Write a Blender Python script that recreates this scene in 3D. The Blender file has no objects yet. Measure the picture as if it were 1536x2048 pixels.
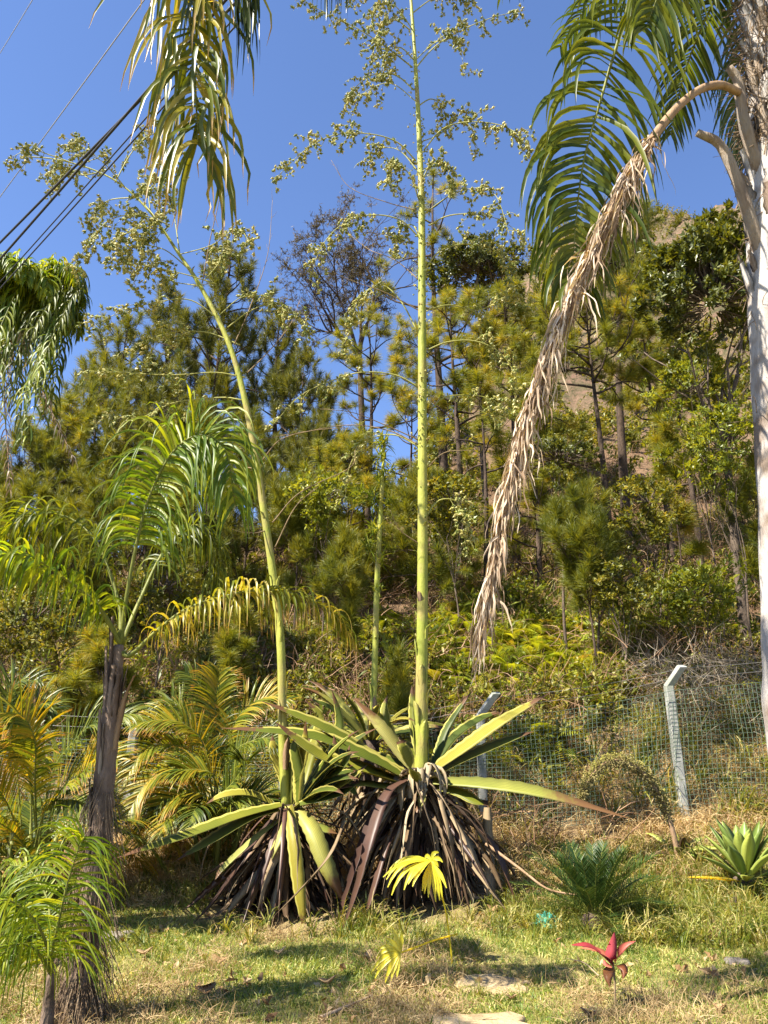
import bpy, math, random
import numpy as np
from mathutils import Vector, Matrix, Euler, noise
V = Vector
R = random.Random(7)
NR = np.random.RandomState(5)
U = R.uniform
rad = math.radians
scene = bpy.context.scene
COL = scene.collection

# ------------------------------------------------------------------ camera, world, sun, exposure
PITCH, CAMZ, FPX = rad(17), 1.6, 1540.0
cd = bpy.data.cameras.new('camera')
cam = bpy.data.objects.new('camera', cd)
COL.objects.link(cam)
cam.location = (0, 0, CAMZ)
cam.rotation_euler = (rad(90) + PITCH, 0, 0)
cd.sensor_fit = 'VERTICAL'
cd.sensor_height = 24.0
cd.lens = 24.0 * FPX / 2048.0
cd.clip_start = 0.05
cd.clip_end = 900
scene.camera = cam

SUN = V((-0.54, -0.31, 0.80)).normalized()          # towards the sun
w = bpy.data.worlds.new('World')
scene.world = w
w.use_nodes = True
wn = w.node_tree.nodes
sky = wn.new('ShaderNodeTexSky')
sky.sky_type = 'NISHITA'
sky.sun_disc = False
sky.sun_elevation = math.asin(SUN.z)
sky.sun_rotation = math.atan2(SUN.x, SUN.y)
sky.altitude = 900
sky.air_density = 1.0
sky.dust_density = 0.1
sky.ozone_density = 5.0
wn['Background'].inputs['Strength'].default_value = 0.078
tintn = wn.new('ShaderNodeVectorMath')                # the camera's cool white balance
tintn.operation = 'MULTIPLY'
tintn.inputs[1].default_value = (.98, .97, 1.07)
w.node_tree.links.new(sky.outputs[0], tintn.inputs[0])
w.node_tree.links.new(tintn.outputs[0], wn['Background'].inputs['Color'])
ld = bpy.data.lights.new('sun', 'SUN')
ld.energy = 5.0
ld.angle = rad(0.5)
ld.color = (1.0, 0.93, 0.80)
sun = bpy.data.objects.new('sun', ld)
COL.objects.link(sun)
sun.rotation_euler = (-SUN).to_track_quat('-Z', 'Y').to_euler()
sun.location = (-20, 0, 30)
vs = scene.view_settings
vs.view_transform = 'Standard'
vs.look = 'None'
vs.exposure = 1.72
vs.gamma = 1.0
vs.use_curve_mapping = False
scene.cycles.max_bounces = 8
scene.cycles.transparent_max_bounces = 8


def P(u, v, Y):
    """world point at distance Y whose direction from the viewpoint was read off the photograph"""
    x = (u - 768) / FPX
    yc = (1024 - v) / FPX
    s = Y / (math.cos(PITCH) - math.sin(PITCH) * yc)
    return V((x * s, Y, CAMZ + (math.sin(PITCH) + math.cos(PITCH) * yc) * s))


# ------------------------------------------------------------------ terrain
PY = [-60, 6.3, 7.5, 8.5, 9.2, 10, 12, 15, 20, 30, 60, 90, 200, 400]
PZ = [0, 0, .05, .16, .36, .72, 1.95, 3.8, 7.0, 15.5, 47.0, 76, 150, 250]
CX = [-400, -40, -8, -2, 1.0, 4, 7, 11, 16, 21, 30, 60, 400]
CZ = [4, 5.5, 6.5, 7.5, 10, 17, 28, 39, 46, 51, 53, 55, 55]


def terrain(x, y):
    x = np.asarray(x, float)
    y = np.asarray(y, float)
    a = np.interp(y, PY, PZ)
    c = np.interp(x + .0 * y, CX, CZ) + np.clip(y - 40, 0, 400) * -0.02
    k = 1.2
    m = -np.log(np.exp(-np.clip(a, -5, 60) / k * 1.0) + np.exp(-np.clip(c, 0, 60) / k)) * k
    m = m + k * np.exp(-c / k)
    m = np.where(np.minimum(a, c) > 50, np.minimum(a, c), m)
    b = np.clip((y - 8.3) / 3, 0, 1)
    n = (np.sin(x * 1.9 + y * .7) * .06 + np.sin(x * .8 - y * 1.3 + 1) * .09 + np.sin(x * .37 + y * .5) * .2 + np.sin(x * 3.7 + 2) * np.sin(y * 3.1) * .04)
    big = np.clip((y - 25) / 20, 0, 1) * (np.sin(x * .55 + 1.3 * np.sin(y * .21)) * 1.0 + np.sin(x * 1.3 + y * .5) * .4 + np.sin(x * 2.9 - y * .9) * .22)
    right = np.clip((x - 2.2) / 3, 0, 1) * np.clip((y - 6.8) / 1.5, 0, 1) * .12
    return np.maximum(m + b * n + big + right, 0)


def G(x, y):
    return float(terrain(x, y))


# ------------------------------------------------------------------ materials
def new_mat(name):
    m = bpy.data.materials.new(name)
    m.use_nodes = True
    nt = m.node_tree
    return m, nt, nt.nodes, nt.links.new, nt.nodes['Principled BSDF']


def mixc(nt, fac, a, b):
    n = nt.nodes.new('ShaderNodeMix')
    n.data_type = 'RGBA'
    for i, s in ((0, fac), (6, a), (7, b)):
        if isinstance(s, (int, float)):
            n.inputs[i].default_value = s
        elif isinstance(s, tuple):
            n.inputs[i].default_value = s if len(s) == 4 else s + (1,)
        else:
            nt.links.new(s, n.inputs[i])
    return n.outputs[2]


def ramp(nt, fac, stops):
    n = nt.nodes.new('ShaderNodeValToRGB')
    e = n.color_ramp.elements
    while len(e) < len(stops):
        e.new(.5)
    for i, (p, c) in enumerate(stops):
        e[i].position = p
        e[i].color = (c, c, c, 1) if isinstance(c, (int, float)) else tuple(c) + (1,)
    nt.links.new(fac, n.inputs[0])
    return n.outputs[0]


def noise_n(nt, scale, detail=3, vec=None, rough=.6):
    n = nt.nodes.new('ShaderNodeTexNoise')
    n.inputs['Scale'].default_value = scale
    n.inputs['Detail'].default_value = detail
    n.inputs['Roughness'].default_value = rough
    if vec is None:
        tc = nt.nodes.new('ShaderNodeTexCoord')
        vec = tc.outputs['Object']
    nt.links.new(vec, n.inputs['Vector'])
    return n.outputs[0]


def leaf_mat(name, cols, transl=.35, rough=.45, tip=None, tip_at=.85, edge=None, spec=.4, inst=False, patch=1.5, streak=False, tw=1.0):
    """cols: list of 2-4 leaf colours picked per leaf; tip / edge: colour of dry tips and of margins"""
    m, nt, N, L, pb = new_mat(name)
    at = N.new('ShaderNodeAttribute')
    at.attribute_name = 'col'
    sp = N.new('ShaderNodeSeparateColor')
    L(at.outputs['Color'], sp.inputs[0])
    r = sp.outputs[0]
    oi = N.new('ShaderNodeObjectInfo')
    ad = N.new('ShaderNodeMath')
    ad.operation = 'ADD'
    L(r, ad.inputs[0])
    if inst:
        L(oi.outputs['Random'], ad.inputs[1])
    else:
        ad.inputs[1].default_value = 0
    ad2 = N.new('ShaderNodeMath')
    ad2.operation = 'MULTIPLY'
    L(ad.outputs[0], ad2.inputs[0])
    ad2.inputs[1].default_value = .5 if inst else 1
    nz = noise_n(nt, patch, 2)
    ad3 = N.new('ShaderNodeMath')
    ad3.operation = 'MULTIPLY_ADD'
    L(nz, ad3.inputs[0])
    ad3.inputs[1].default_value = .5
    L(ad2.outputs[0], ad3.inputs[2])
    sub = N.new('ShaderNodeMath')
    sub.operation = 'SUBTRACT'
    L(ad3.outputs[0], sub.inputs[0])
    sub.inputs[1].default_value = .25
    k = len(cols)
    c = ramp(nt, sub.outputs[0], [(.12 + .76 * i / (k - 1), cols[i]) for i in range(k)])
    if streak:
        wv = N.new('ShaderNodeMath')
        wv.operation = 'MULTIPLY'
        L(sp.outputs[2], wv.inputs[0])
        wv.inputs[1].default_value = 40
        sn = N.new('ShaderNodeMath')
        sn.operation = 'SINE'
        L(wv.outputs[0], sn.inputs[0])
        mr = N.new('ShaderNodeMapRange')
        mr.inputs[1].default_value = -1
        mr.inputs[2].default_value = 1
        mr.inputs[3].default_value = .75
        mr.inputs[4].default_value = 1.1
        L(sn.outputs[0], mr.inputs[0])
        vm = N.new('ShaderNodeVectorMath')
        vm.operation = 'SCALE'
        L(c, vm.inputs[0])
        L(mr.outputs[0], vm.inputs['Scale'])
        c = vm.outputs[0]
    if edge:
        c = mixc(nt, ramp(nt, sp.outputs[2], [(edge[1], 0.0), (edge[1] + .08, 1.0)]), c, edge[0])
    if tip:
        nz2 = noise_n(nt, 14, 2)
        a4 = N.new('ShaderNodeMath')
        a4.operation = 'MULTIPLY_ADD'
        L(nz2, a4.inputs[0])
        a4.inputs[1].default_value = .22
        L(sp.outputs[1], a4.inputs[2])
        c = mixc(nt, ramp(nt, a4.outputs[0], [(tip_at + .08, 0.0), (min(1, tip_at + .2), 1.0)]), c, tip)
    L(c, pb.inputs['Base Color'])
    pb.inputs['Roughness'].default_value = rough
    pb.inputs['Specular IOR Level'].default_value = spec
    if transl > 0:
        tr = N.new('ShaderNodeBsdfTranslucent')
        vm = N.new('ShaderNodeVectorMath')
        vm.operation = 'MULTIPLY'
        L(c, vm.inputs[0])
        vm.inputs[1].default_value = (1.9 * tw, 1.55 * tw, .5 * tw)
        L(vm.outputs[0], tr.inputs['Color'])
        mx = N.new('ShaderNodeMixShader')
        mx.inputs[0].default_value = transl
        L(pb.outputs[0], mx.inputs[1])
        L(tr.outputs[0], mx.inputs[2])
        L(mx.outputs[0], N['Material Output'].inputs['Surface'])
    return m


def bark_mat(name, c1, c2, scale=8, stretch=.25, bump=.6, rough=.9, c3=None, disp=.02, objinfo=False):
    m, nt, N, L, pb = new_mat(name)
    tc = N.new('ShaderNodeTexCoord')
    mp = N.new('ShaderNodeMapping')
    mp.inputs['Scale'].default_value = (1, 1, stretch)
    L(tc.outputs['Object'], mp.inputs['Vector'])
    n1 = noise_n(nt, scale, 6, mp.outputs[0], .7)
    n2 = noise_n(nt, scale * 4, 4, mp.outputs[0], .7)
    c = mixc(nt, ramp(nt, n1, [(.35, 0.0), (.65, 1.0)]), c1, c2)
    if c3:
        n3 = noise_n(nt, scale * .35, 3, tc.outputs['Object'])
        c = mixc(nt, ramp(nt, n3, [(.5, 0.0), (.62, 1.0)]), c, c3)
    L(c, pb.inputs['Base Color'])
    pb.inputs['Roughness'].default_value = rough
    pb.inputs['Specular IOR Level'].default_value = .2
    ad = N.new('ShaderNodeMath')
    ad.operation = 'ADD'
    L(n1, ad.inputs[0])
    L(n2, ad.inputs[1])
    b = N.new('ShaderNodeBump')
    b.inputs['Strength'].default_value = bump
    b.inputs['Distance'].default_value = disp
    L(ad.outputs[0], b.inputs['Height'])
    L(b.outputs[0], pb.inputs['Normal'])
    return m


M = {}
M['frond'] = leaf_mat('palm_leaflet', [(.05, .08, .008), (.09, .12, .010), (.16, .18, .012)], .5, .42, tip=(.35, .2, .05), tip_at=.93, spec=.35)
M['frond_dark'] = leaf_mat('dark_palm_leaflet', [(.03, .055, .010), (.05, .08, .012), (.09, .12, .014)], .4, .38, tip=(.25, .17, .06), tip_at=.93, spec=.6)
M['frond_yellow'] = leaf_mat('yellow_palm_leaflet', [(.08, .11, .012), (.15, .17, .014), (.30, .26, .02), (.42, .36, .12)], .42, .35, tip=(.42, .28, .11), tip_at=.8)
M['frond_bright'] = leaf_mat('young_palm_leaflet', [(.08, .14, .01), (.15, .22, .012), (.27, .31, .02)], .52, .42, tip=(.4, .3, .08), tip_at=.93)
M['areca'] = leaf_mat('areca_leaflet', [(.06, .10, .01), (.15, .18, .014), (.27, .26, .02), (.36, .26, .02)], .42, .4, tip=(.45, .24, .05), tip_at=.85, patch=2)
M['areca_green'] = leaf_mat('areca_green_leaflet', [(.035, .06, .01), (.075, .105, .012), (.17, .19, .02)], .38, .4, patch=2)
M['dead_frond'] = leaf_mat('dead_palm_leaflet', [(.20, .135, .085), (.42, .32, .225), (.62, .51, .39)], .15, .75, spec=.2)
M['agave'] = leaf_mat('furcraea_leaf', [(.06, .085, .010), (.11, .135, .014), (.19, .19, .02), (.30, .26, .035)], .25, .5, tip=(.12, .06, .028), tip_at=.88, edge=((.46, .42, .10), .74), spec=.3, patch=3, streak=True)
M['agave_pale'] = leaf_mat('furcraea_pale_leaf', [(.18, .20, .03), (.32, .31, .06), (.44, .40, .11)], .22, .5, tip=(.16, .08, .03), tip_at=.7, spec=.5, patch=3, streak=True)
M['agave_purple'] = leaf_mat('dying_furcraea_leaf', [(.045, .020, .013), (.085, .040, .024), (.15, .075, .035)], .05, .5, spec=.5, patch=6, streak=True)
M['agave_dead'] = leaf_mat('dead_furcraea_leaf', [(.03, .018, .010), (.075, .046, .025), (.15, .10, .055), (.30, .22, .13)], .05, .8, spec=.15, patch=5, streak=True)
M['agave_tan'] = leaf_mat('dry_furcraea_leaf', [(.16, .11, .065), (.28, .21, .13), (.38, .31, .20)], .1, .8, spec=.15, patch=8, streak=True)
M['stalk'] = bark_mat('flower_stalk', (.23, .26, .04), (.36, .35, .07), 6, .3, .5, .5, c3=(.30, .25, .08), disp=.012)
M['branchlet'] = bark_mat('flower_branchlet', (.24, .25, .06), (.36, .33, .10), 9, .5, .1, .6)
M['twig_dry'] = bark_mat('dry_twig', (.16, .11, .06), (.28, .20, .11), 9, .5, .1, .8)
M['bulbil'] = leaf_mat('bulbil', [(.14, .17, .03), (.28, .28, .07), (.42, .37, .12)], .1, .45, patch=4)
M['tuft'] = leaf_mat('bulbil_plantlet', [(.09, .14, .012), (.17, .22, .025), (.33, .34, .05)], .3, .4)
M['pine_y'] = leaf_mat('yellow_pine_needles', [(.10, .125, .014), (.16, .18, .018), (.23, .235, .024), (.33, .24, .03)], .38, .5, inst=True, patch=.5)
M['pine_g'] = leaf_mat('green_pine_needles', [(.08, .105, .014), (.13, .15, .018), (.20, .195, .024)], .4, .5, inst=True, patch=.5)
M['pine_d'] = leaf_mat('dark_pine_needles', [(.065, .08, .016), (.105, .12, .02), (.17, .165, .028)], .36, .5, inst=True, patch=.5)
M['broad'] = leaf_mat('glossy_leaf', [(.045, .06, .010), (.09, .105, .013), (.16, .165, .018)], .32, .42, inst=True, spec=.55)
M['lacy'] = leaf_mat('lacy_brown_leaf', [(.04, .032, .012), (.075, .06, .02), (.12, .09, .03)], .25, .6, inst=True)
M['shrub_a'] = leaf_mat('shrub_leaf', [(.05, .06, .010), (.10, .115, .014), (.18, .18, .02), (.28, .235, .045)], .36, .45, inst=True)
M['shrub_b'] = leaf_mat('bright_shrub_leaf', [(.08, .11, .012), (.16, .19, .016), (.28, .29, .03)], .4, .4, inst=True)
M['fern'] = leaf_mat('fern_leaf', [(.10, .14, .012), (.22, .27, .02), (.34, .37, .04), (.34, .26, .05)], .38, .45, inst=True)
M['grass'] = leaf_mat('lawn_blade', [(.05, .10, .014), (.13, .20, .024), (.32, .35, .07), (.62, .55, .24)], .35, .5, inst=True)
M['grass_tall'] = leaf_mat('tall_grass_blade', [(.055, .09, .012), (.12, .155, .016), (.26, .26, .04), (.46, .39, .15)], .35, .45, inst=True)
M['straw'] = leaf_mat('straw', [(.26, .17, .08), (.42, .31, .15), (.56, .45, .25)], .25, .7, inst=True, spec=.2)
M['brush'] = leaf_mat('dry_brush', [(.12, .065, .035), (.25, .15, .085), (.40, .27, .17)], .1, .8, inst=True, spec=.15)
M['litter'] = leaf_mat('dry_leaf', [(.16, .08, .035), (.34, .21, .10), (.5, .38, .22)], .15, .7, inst=True, spec=.2)
M['cycad'] = leaf_mat('cycad_leaflet', [(.018, .042, .010), (.03, .065, .012), (.055, .09, .015)], .15, .4, spec=.35)
M['attenuata'] = leaf_mat('soft_agave_leaf', [(.14, .20, .04), (.22, .28, .055), (.33, .37, .07)], .12, .42, edge=((.30, .36, .10), .9), spec=.4)
M['ti'] = leaf_mat('red_leaf', [(.38, .05, .06), (.52, .08, .09), (.55, .18, .10)], .3, .45, spec=.5)
M['ti_orange'] = leaf_mat('orange_leaf', [(.24, .08, .03), (.36, .15, .05), (.42, .2, .06)], .25, .45)
M['fan'] = leaf_mat('yellow_fan_leaf', [(.50, .46, .03), (.66, .60, .04), (.74, .66, .08)], .4, .4, streak=True)
M['spike'] = leaf_mat('spike_seed', [(.16, .13, .045), (.24, .20, .06), (.32, .30, .05)], .1, .7)
M['palm_bark'] = bark_mat('palm_bark', (.30, .27, .245), (.46, .43, .40), 6, .2, .9, .9, c3=(.19, .145, .11), disp=.02)
M['palm_fibre'] = bark_mat('palm_fibre', (.16, .10, .06), (.42, .31, .20), 14, .2, 1, .95)
M['young_bark'] = bark_mat('young_palm_bark', (.10, .065, .045), (.26, .19, .145), 9, .2, .9, .85, c3=(.075, .05, .035))
M['petiole'] = bark_mat('petiole', (.10, .12, .02), (.20, .20, .045), 8, .2, .3, .5)
M['petiole_dry'] = bark_mat('dry_petiole', (.20, .12, .065), (.33, .22, .135), 8, .2, .5, .7)
M['petiole_cut'] = bark_mat('cut_petiole_wood', (.17, .12, .085), (.33, .265, .20), 9, .15, .9, .85, c3=(.25, .21, .17))
M['pine_bark'] = bark_mat('pine_bark', (.035, .024, .018), (.11, .078, .058), 9, .4, 1, .95)
M['grey_bark'] = bark_mat('grey_bark', (.06, .045, .035), (.16, .12, .09), 9, .4, .8, .9)
M['concrete'] = bark_mat('concrete', (.22, .225, .205), (.37, .365, .33), 14, 1, .5, .9, c3=(.25, .26, .21), disp=.006)
M['stone'] = bark_mat('sandstone', (.34, .25, .13), (.50, .38, .22), 6, 1, .8, .9, c3=(.30, .22, .12), disp=.02)
M['greystone'] = bark_mat('grey_stone', (.17, .14, .115), (.27, .235, .20), 8, 1, .8, .9)
m, nt, N, L, pb = new_mat('green_wire')
pb.inputs['Base Color'].default_value = (.13, .19, .14, 1)
pb.inputs['Roughness'].default_value = .4
M['wire'] = m
m, nt, N, L, pb = new_mat('steel_wire')
pb.inputs['Base Color'].default_value = (.35, .34, .32, 1)
pb.inputs['Metallic'].default_value = .7
pb.inputs['Roughness'].default_value = .5
M['steel'] = m
m, nt, N, L, pb = new_mat('cable_rubber')
pb.inputs['Base Color'].default_value = (.012, .012, .014, 1)
pb.inputs['Roughness'].default_value = .5
M['cable'] = m
m, nt, N, L, pb = new_mat('teal_plastic')
L(mixc(nt, noise_n(nt, 9), (.02, .17, .12), (.09, .36, .27)), pb.inputs['Base Color'])
pb.inputs['Roughness'].default_value = .3
M['teal'] = m


def ground_mat():
    m, nt, N, L, pb = new_mat('ground_soil')
    geo = N.new('ShaderNodeNewGeometry')
    pos = geo.outputs['Position']
    sx = N.new('ShaderNodeSeparateXYZ')
    L(pos, sx.inputs[0])
    n1 = noise_n(nt, .9, 6, pos, .65)
    n2 = noise_n(nt, 9, 6, pos, .7)
    n3 = noise_n(nt, 45, 4, pos, .7)
    lawn = mixc(nt, ramp(nt, n2, [(.35, 0.0), (.65, 1.0)]), (.19, .19, .04), (.42, .36, .13))
    lawn = mixc(nt, ramp(nt, n1, [(.45, 0.0), (.6, 1.0)]), lawn, (.42, .33, .15))
    soil = mixc(nt, ramp(nt, n2, [(.3, 0.0), (.7, 1.0)]), (.13, .075, .042), (.30, .195, .12))
    soil = mixc(nt, ramp(nt, n3, [(.4, 0.0), (.7, .7)]), soil, (.30, .21, .13))
    n4 = noise_n(nt, 1.6, 8, pos, .75)
    n5 = noise_n(nt, 3.5, 8, pos, .8)
    hill = mixc(nt, ramp(nt, n4, [(.40, 0.0), (.60, 1.0)]), (.22, .135, .095), (.12, .105, .055))
    hill = mixc(nt, ramp(nt, n5, [(.48, 0.0), (.60, .9)]), hill, (.05, .055, .022))
    hill = mixc(nt, ramp(nt, n1, [(.56, 0.0), (.66, .6)]), hill, (.26, .18, .13))
    mr = N.new('ShaderNodeMapRange')
    mr.inputs[1].default_value = 7.4
    mr.inputs[2].default_value = 8.6
    L(sx.outputs[1], mr.inputs[0])
    soil2 = mixc(nt, ramp(nt, n2, [(.3, 0.0), (.7, 1.0)]), (.20, .13, .065), (.44, .32, .18))
    mr2 = N.new('ShaderNodeMapRange')
    mr2.inputs[1].default_value = 11
    mr2.inputs[2].default_value = 13
    L(sx.outputs[1], mr2.inputs[0])
    c = mixc(nt, mr.outputs[0], lawn, mixc(nt, mr2.outputs[0], soil2, soil))
    mr = N.new('ShaderNodeMapRange')
    mr.inputs[1].default_value = 24
    mr.inputs[2].default_value = 32
    L(sx.outputs[1], mr.inputs[0])
    c = mixc(nt, mr.outputs[0], c, hill)
    L(c, pb.inputs['Base Color'])
    pb.inputs['Roughness'].default_value = .95
    pb.inputs['Specular IOR Level'].default_value = .1
    b = N.new('ShaderNodeBump')
    b.inputs['Strength'].default_value = .9
    b.inputs['Distance'].default_value = .08
    ad = N.new('ShaderNodeMath')
    ad.operation = 'ADD'
    L(n2, ad.inputs[0])
    L(n3, ad.inputs[1])
    L(ad.outputs[0], b.inputs['Height'])
    L(b.outputs[0], pb.inputs['Normal'])
    return m


M['ground'] = ground_mat()


# ------------------------------------------------------------------ mesh helpers
class MB:
    def __init__(s):
        s.v, s.f, s.c = [], [], []

    def add(s, vs, fs, cs):
        o = len(s.v)
        s.v += vs
        s.c += cs
        s.f += [tuple(i + o for i in f) for f in fs]

    def tube(s, pts, rads, n=6, tint=.5, cap=True):
        pts = [V(p) for p in pts]
        if isinstance(rads, (int, float)):
            rads = [rads] * len(pts)
        k = len(pts)
        o = len(s.v)
        ref = V((.13, .31, .94))
        x = None
        for i, p in enumerate(pts):
            t = (pts[min(i + 1, k - 1)] - pts[max(i - 1, 0)])
            t = t.normalized() if t.length > 1e-9 else V((0, 0, 1))
            if x is None:
                x = t.cross(ref)
                if x.length < .1:
                    x = t.cross(V((1, 0, 0)))
            x = (x - t * x.dot(t)).normalized()
            y = t.cross(x)
            for j in range(n):
                a = 2 * math.pi * j / n
                s.v.append(p + (x * math.cos(a) + y * math.sin(a)) * rads[i])
                s.c.append((tint, i / max(1, k - 1), .5))
        for i in range(k - 1):
            for j in range(n):
                j2 = (j + 1) % n
                a = o + i * n
                s.f.append((a + j, a + j2, a + n + j2, a + n + j))
        if cap:
            s.f.append(tuple(range(o + n - 1, o - 1, -1)))
            s.f.append(tuple(range(o + (k - 1) * n, o + k * n)))

    def ribbon(s, pts, ws, nrm, fold=0., tint=.5, twist=0., thick=0.):
        """leaf: 3 verts across (or a closed 4-vert section when thick)"""
        k = len(pts)
        o = len(s.v)
        m = 4 if thick else 3
        for i, p in enumerate(pts):
            t = pts[min(i + 1, k - 1)] - pts[max(i - 1, 0)]
            t = t.normalized() if t.length > 1e-9 else V((0, 0, -1))
            sd = t.cross(nrm)
            if sd.length < 1e-3:
                sd = t.cross(V((.3, .5, .1)))
            sd.normalize()
            n2 = sd.cross(t)
            if twist:
                q = Matrix.Rotation(twist * i / k, 3, t)
                sd = q @ sd
                n2 = q @ n2
            nrm2 = n2
            wd = ws[i] * .5
            g = i / (k - 1)
            s.v += [p - sd * wd + nrm2 * wd * fold, p, p + sd * wd + nrm2 * wd * fold]
            s.c += [(tint, g, 1.), (tint, g, 0.), (tint, g, 1.)]
            if thick:
                th = thick * min(1, ws[i] / max(ws) * 1.5)
                s.v.append(p - nrm2 * th)
                s.c.append((tint, g, .3))
        for i in range(k - 1):
            a = o + i * m
            b = a + m
            s.f += [(a, a + 1, b + 1, b), (a + 1, a + 2, b + 2, b + 1)]
            if thick:
                s.f += [(a + 2, a + 3, b + 3, b + 2), (a + 3, a, b, b + 3)]

    def mesh(s, name, mat, smooth=True):
        me = bpy.data.meshes.new(name)
        me.from_pydata([tuple(v) for v in s.v], [], s.f)
        a = me.color_attributes.new('col', 'FLOAT_COLOR', 'POINT')
        arr = np.ones((len(s.v), 4), 'f')
        arr[:, :3] = np.array(s.c, 'f')
        a.data.foreach_set('color', arr.ravel())
        if smooth:
            me.polygons.foreach_set('use_smooth', [True] * len(me.polygons))
        me.materials.append(mat)
        me.update()
        return me

    def build(s, name, mat, parent=None, smooth=True):
        return link(name, s.mesh(name, mat, smooth), parent)


def link(name, data, parent=None, mw=None):
    o = bpy.data.objects.new(name, data)
    COL.objects.link(o)
    if parent is not None:
        o.parent = parent
        # geometry is written in world coordinates: undo the parents' offset
        t = V((0, 0, 0))
        p = parent
        while p is not None:
            t += p.location
            p = p.parent
        if mw is None:
            o.location = -t
        else:
            o.matrix_basis = Matrix.Translation(-t) @ mw
    elif mw is not None:
        o.matrix_basis = mw
    return o


def tag(o, label=None, cat=None, group=None, kind=None):
    if label: o['label'] = label
    if cat: o['category'] = cat
    if group: o['group'] = group
    if kind: o['kind'] = kind
    return o


def thing(name, label, cat, loc=(0, 0, 0), group=None):
    o = bpy.data.objects.new(name, None)
    COL.objects.link(o)
    o.location = loc
    o.empty_display_size = .2
    return tag(o, label, cat, group)


def spline(ctrl, n):
    """Catmull-Rom through control points, n samples"""
    c = [V(p) for p in ctrl]
    c = [c[0] * 2 - c[1]] + c + [c[-1] * 2 - c[-2]]
    segs = len(c) - 3
    out = []
    for i in range(n):
        t = i / (n - 1) * segs
        k = min(int(t), segs - 1)
        t -= k
        a, b, d, e = c[k:k + 4]
        out.append(.5 * ((2 * b) + (d - a) * t + (2 * a - 5 * b + 4 * d - e) * t * t + (3 * b - a - 3 * d + e) * t ** 3))
    return out


def lerp(a, b, t): return a + (b - a) * t


def rdir(rng=R):
    while True:
        v = V((rng.uniform(-1, 1), rng.uniform(-1, 1), rng.uniform(-1, 1)))
        if .05 < v.length < 1: return v.normalized()


def droop_path(p, d, length, n, g, up=V((0, 0, -1)), wob=0.):
    """path that leaves p along d and bends towards the ground"""
    pts = [V(p)]
    d = V(d).normalized()
    st = length / n
    for i in range(n):
        d = (d + up * g * (i + 1) / n + (rdir() * wob if wob else V((0, 0, 0)))).normalized()
        pts.append(pts[-1] + d * st)
    return pts


def frond(parent, ctrl, mat, nl=60, ll=.9, wl=.035, r0=.03, stem=.12, lift=.15, g=.5, split=True, spread=1.0, fwd=.55, plum=.35, rmat='petiole',
          name='frond', prof=None, fold=.35, wob=.04, seg=7, upref=V((0, 0, 1)), tint=(0, 1), lname='leaflet', drop=0., nr=24, brk=False, label=None):
    """a pinnate palm leaf: rachis plus leaflets on both sides"""
    rs = spline(ctrl, nr)
    k = len(rs)
    rm = MB()
    rm.tube(rs, [lerp(r0, .0035, (i / (k - 1)) ** .7) for i in range(k)], 6)
    if not split:
        lm = MB()
    fr = rm.build(name, M[rmat], parent)
    if label: fr['label'] = label
    if prof is None:
        prof = lambda s: (.55 + .45 * math.sin(min(1, s * 1.9) * math.pi / 2)) * (1 - .62 * max(0, (s - .45) / .55) ** 1.5)
    for i in range(nl):
        s = (i + .5) / nl
        q = (stem + (1 - stem) * s) * (k - 1)
        j = min(int(q), k - 2)
        p = rs[j].lerp(rs[j + 1], q - j)
        t = (rs[j + 1] - rs[j]).normalized()
        side = t.cross(upref)
        if side.length < .15:
            side = t.cross(V((0, 1, .2)))
        side.normalize()
        up = side.cross(t)
        for sg in (-1, 1):
            if U(0, 1) < drop: continue
            e = U(-plum, plum) + lift
            d = (side * sg * spread + up * e + t * (fwd + .5 * s) + rdir() * wob * 2).normalized()
            n = seg
            le = ll * prof(s) * U(.85, 1.1)
            gg = g * U(.7, 1.3)
            pts = droop_path(p + rdir() * .004, d, le, n, gg, wob=wob)
            if brk and U(0, 1) < .25:
                b = R.randint(2, n - 1)
                pts = pts[:b] + [pts[b - 1] + V((U(-.02, .02), U(-.02, .02), -le / n * (q2 + 1))) for q2 in range(n + 1 - b)]
            ws = [wl * (.55 + .45 * math.sin(min(1, x * 3) * math.pi / 2)) * (1 - x ** 2.2) + .0015 for x in [i2 / n for i2 in range(n + 1)]]
            mb = MB() if split else lm
            tt = U(*tint)
            mb.ribbon(pts, ws, (up + rdir() * .25).normalized(), fold, tt, U(-.8, .8))
            if split:
                mb.build(lname, mat, fr)
    if not split:
        o = lm.build('leaflets', mat, fr)
        o['kind'] = 'stuff'
    return fr


# ------------------------------------------------------------------ instanced ground cover
SRC = {}


def source(key, meshes):
    c = bpy.data.collections.new('source_' + key)
    for i, me in enumerate(meshes):
        c.objects.link(bpy.data.objects.new('%s_%02d' % (key, i), me))
    SRC[key] = (c, len(meshes))


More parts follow.
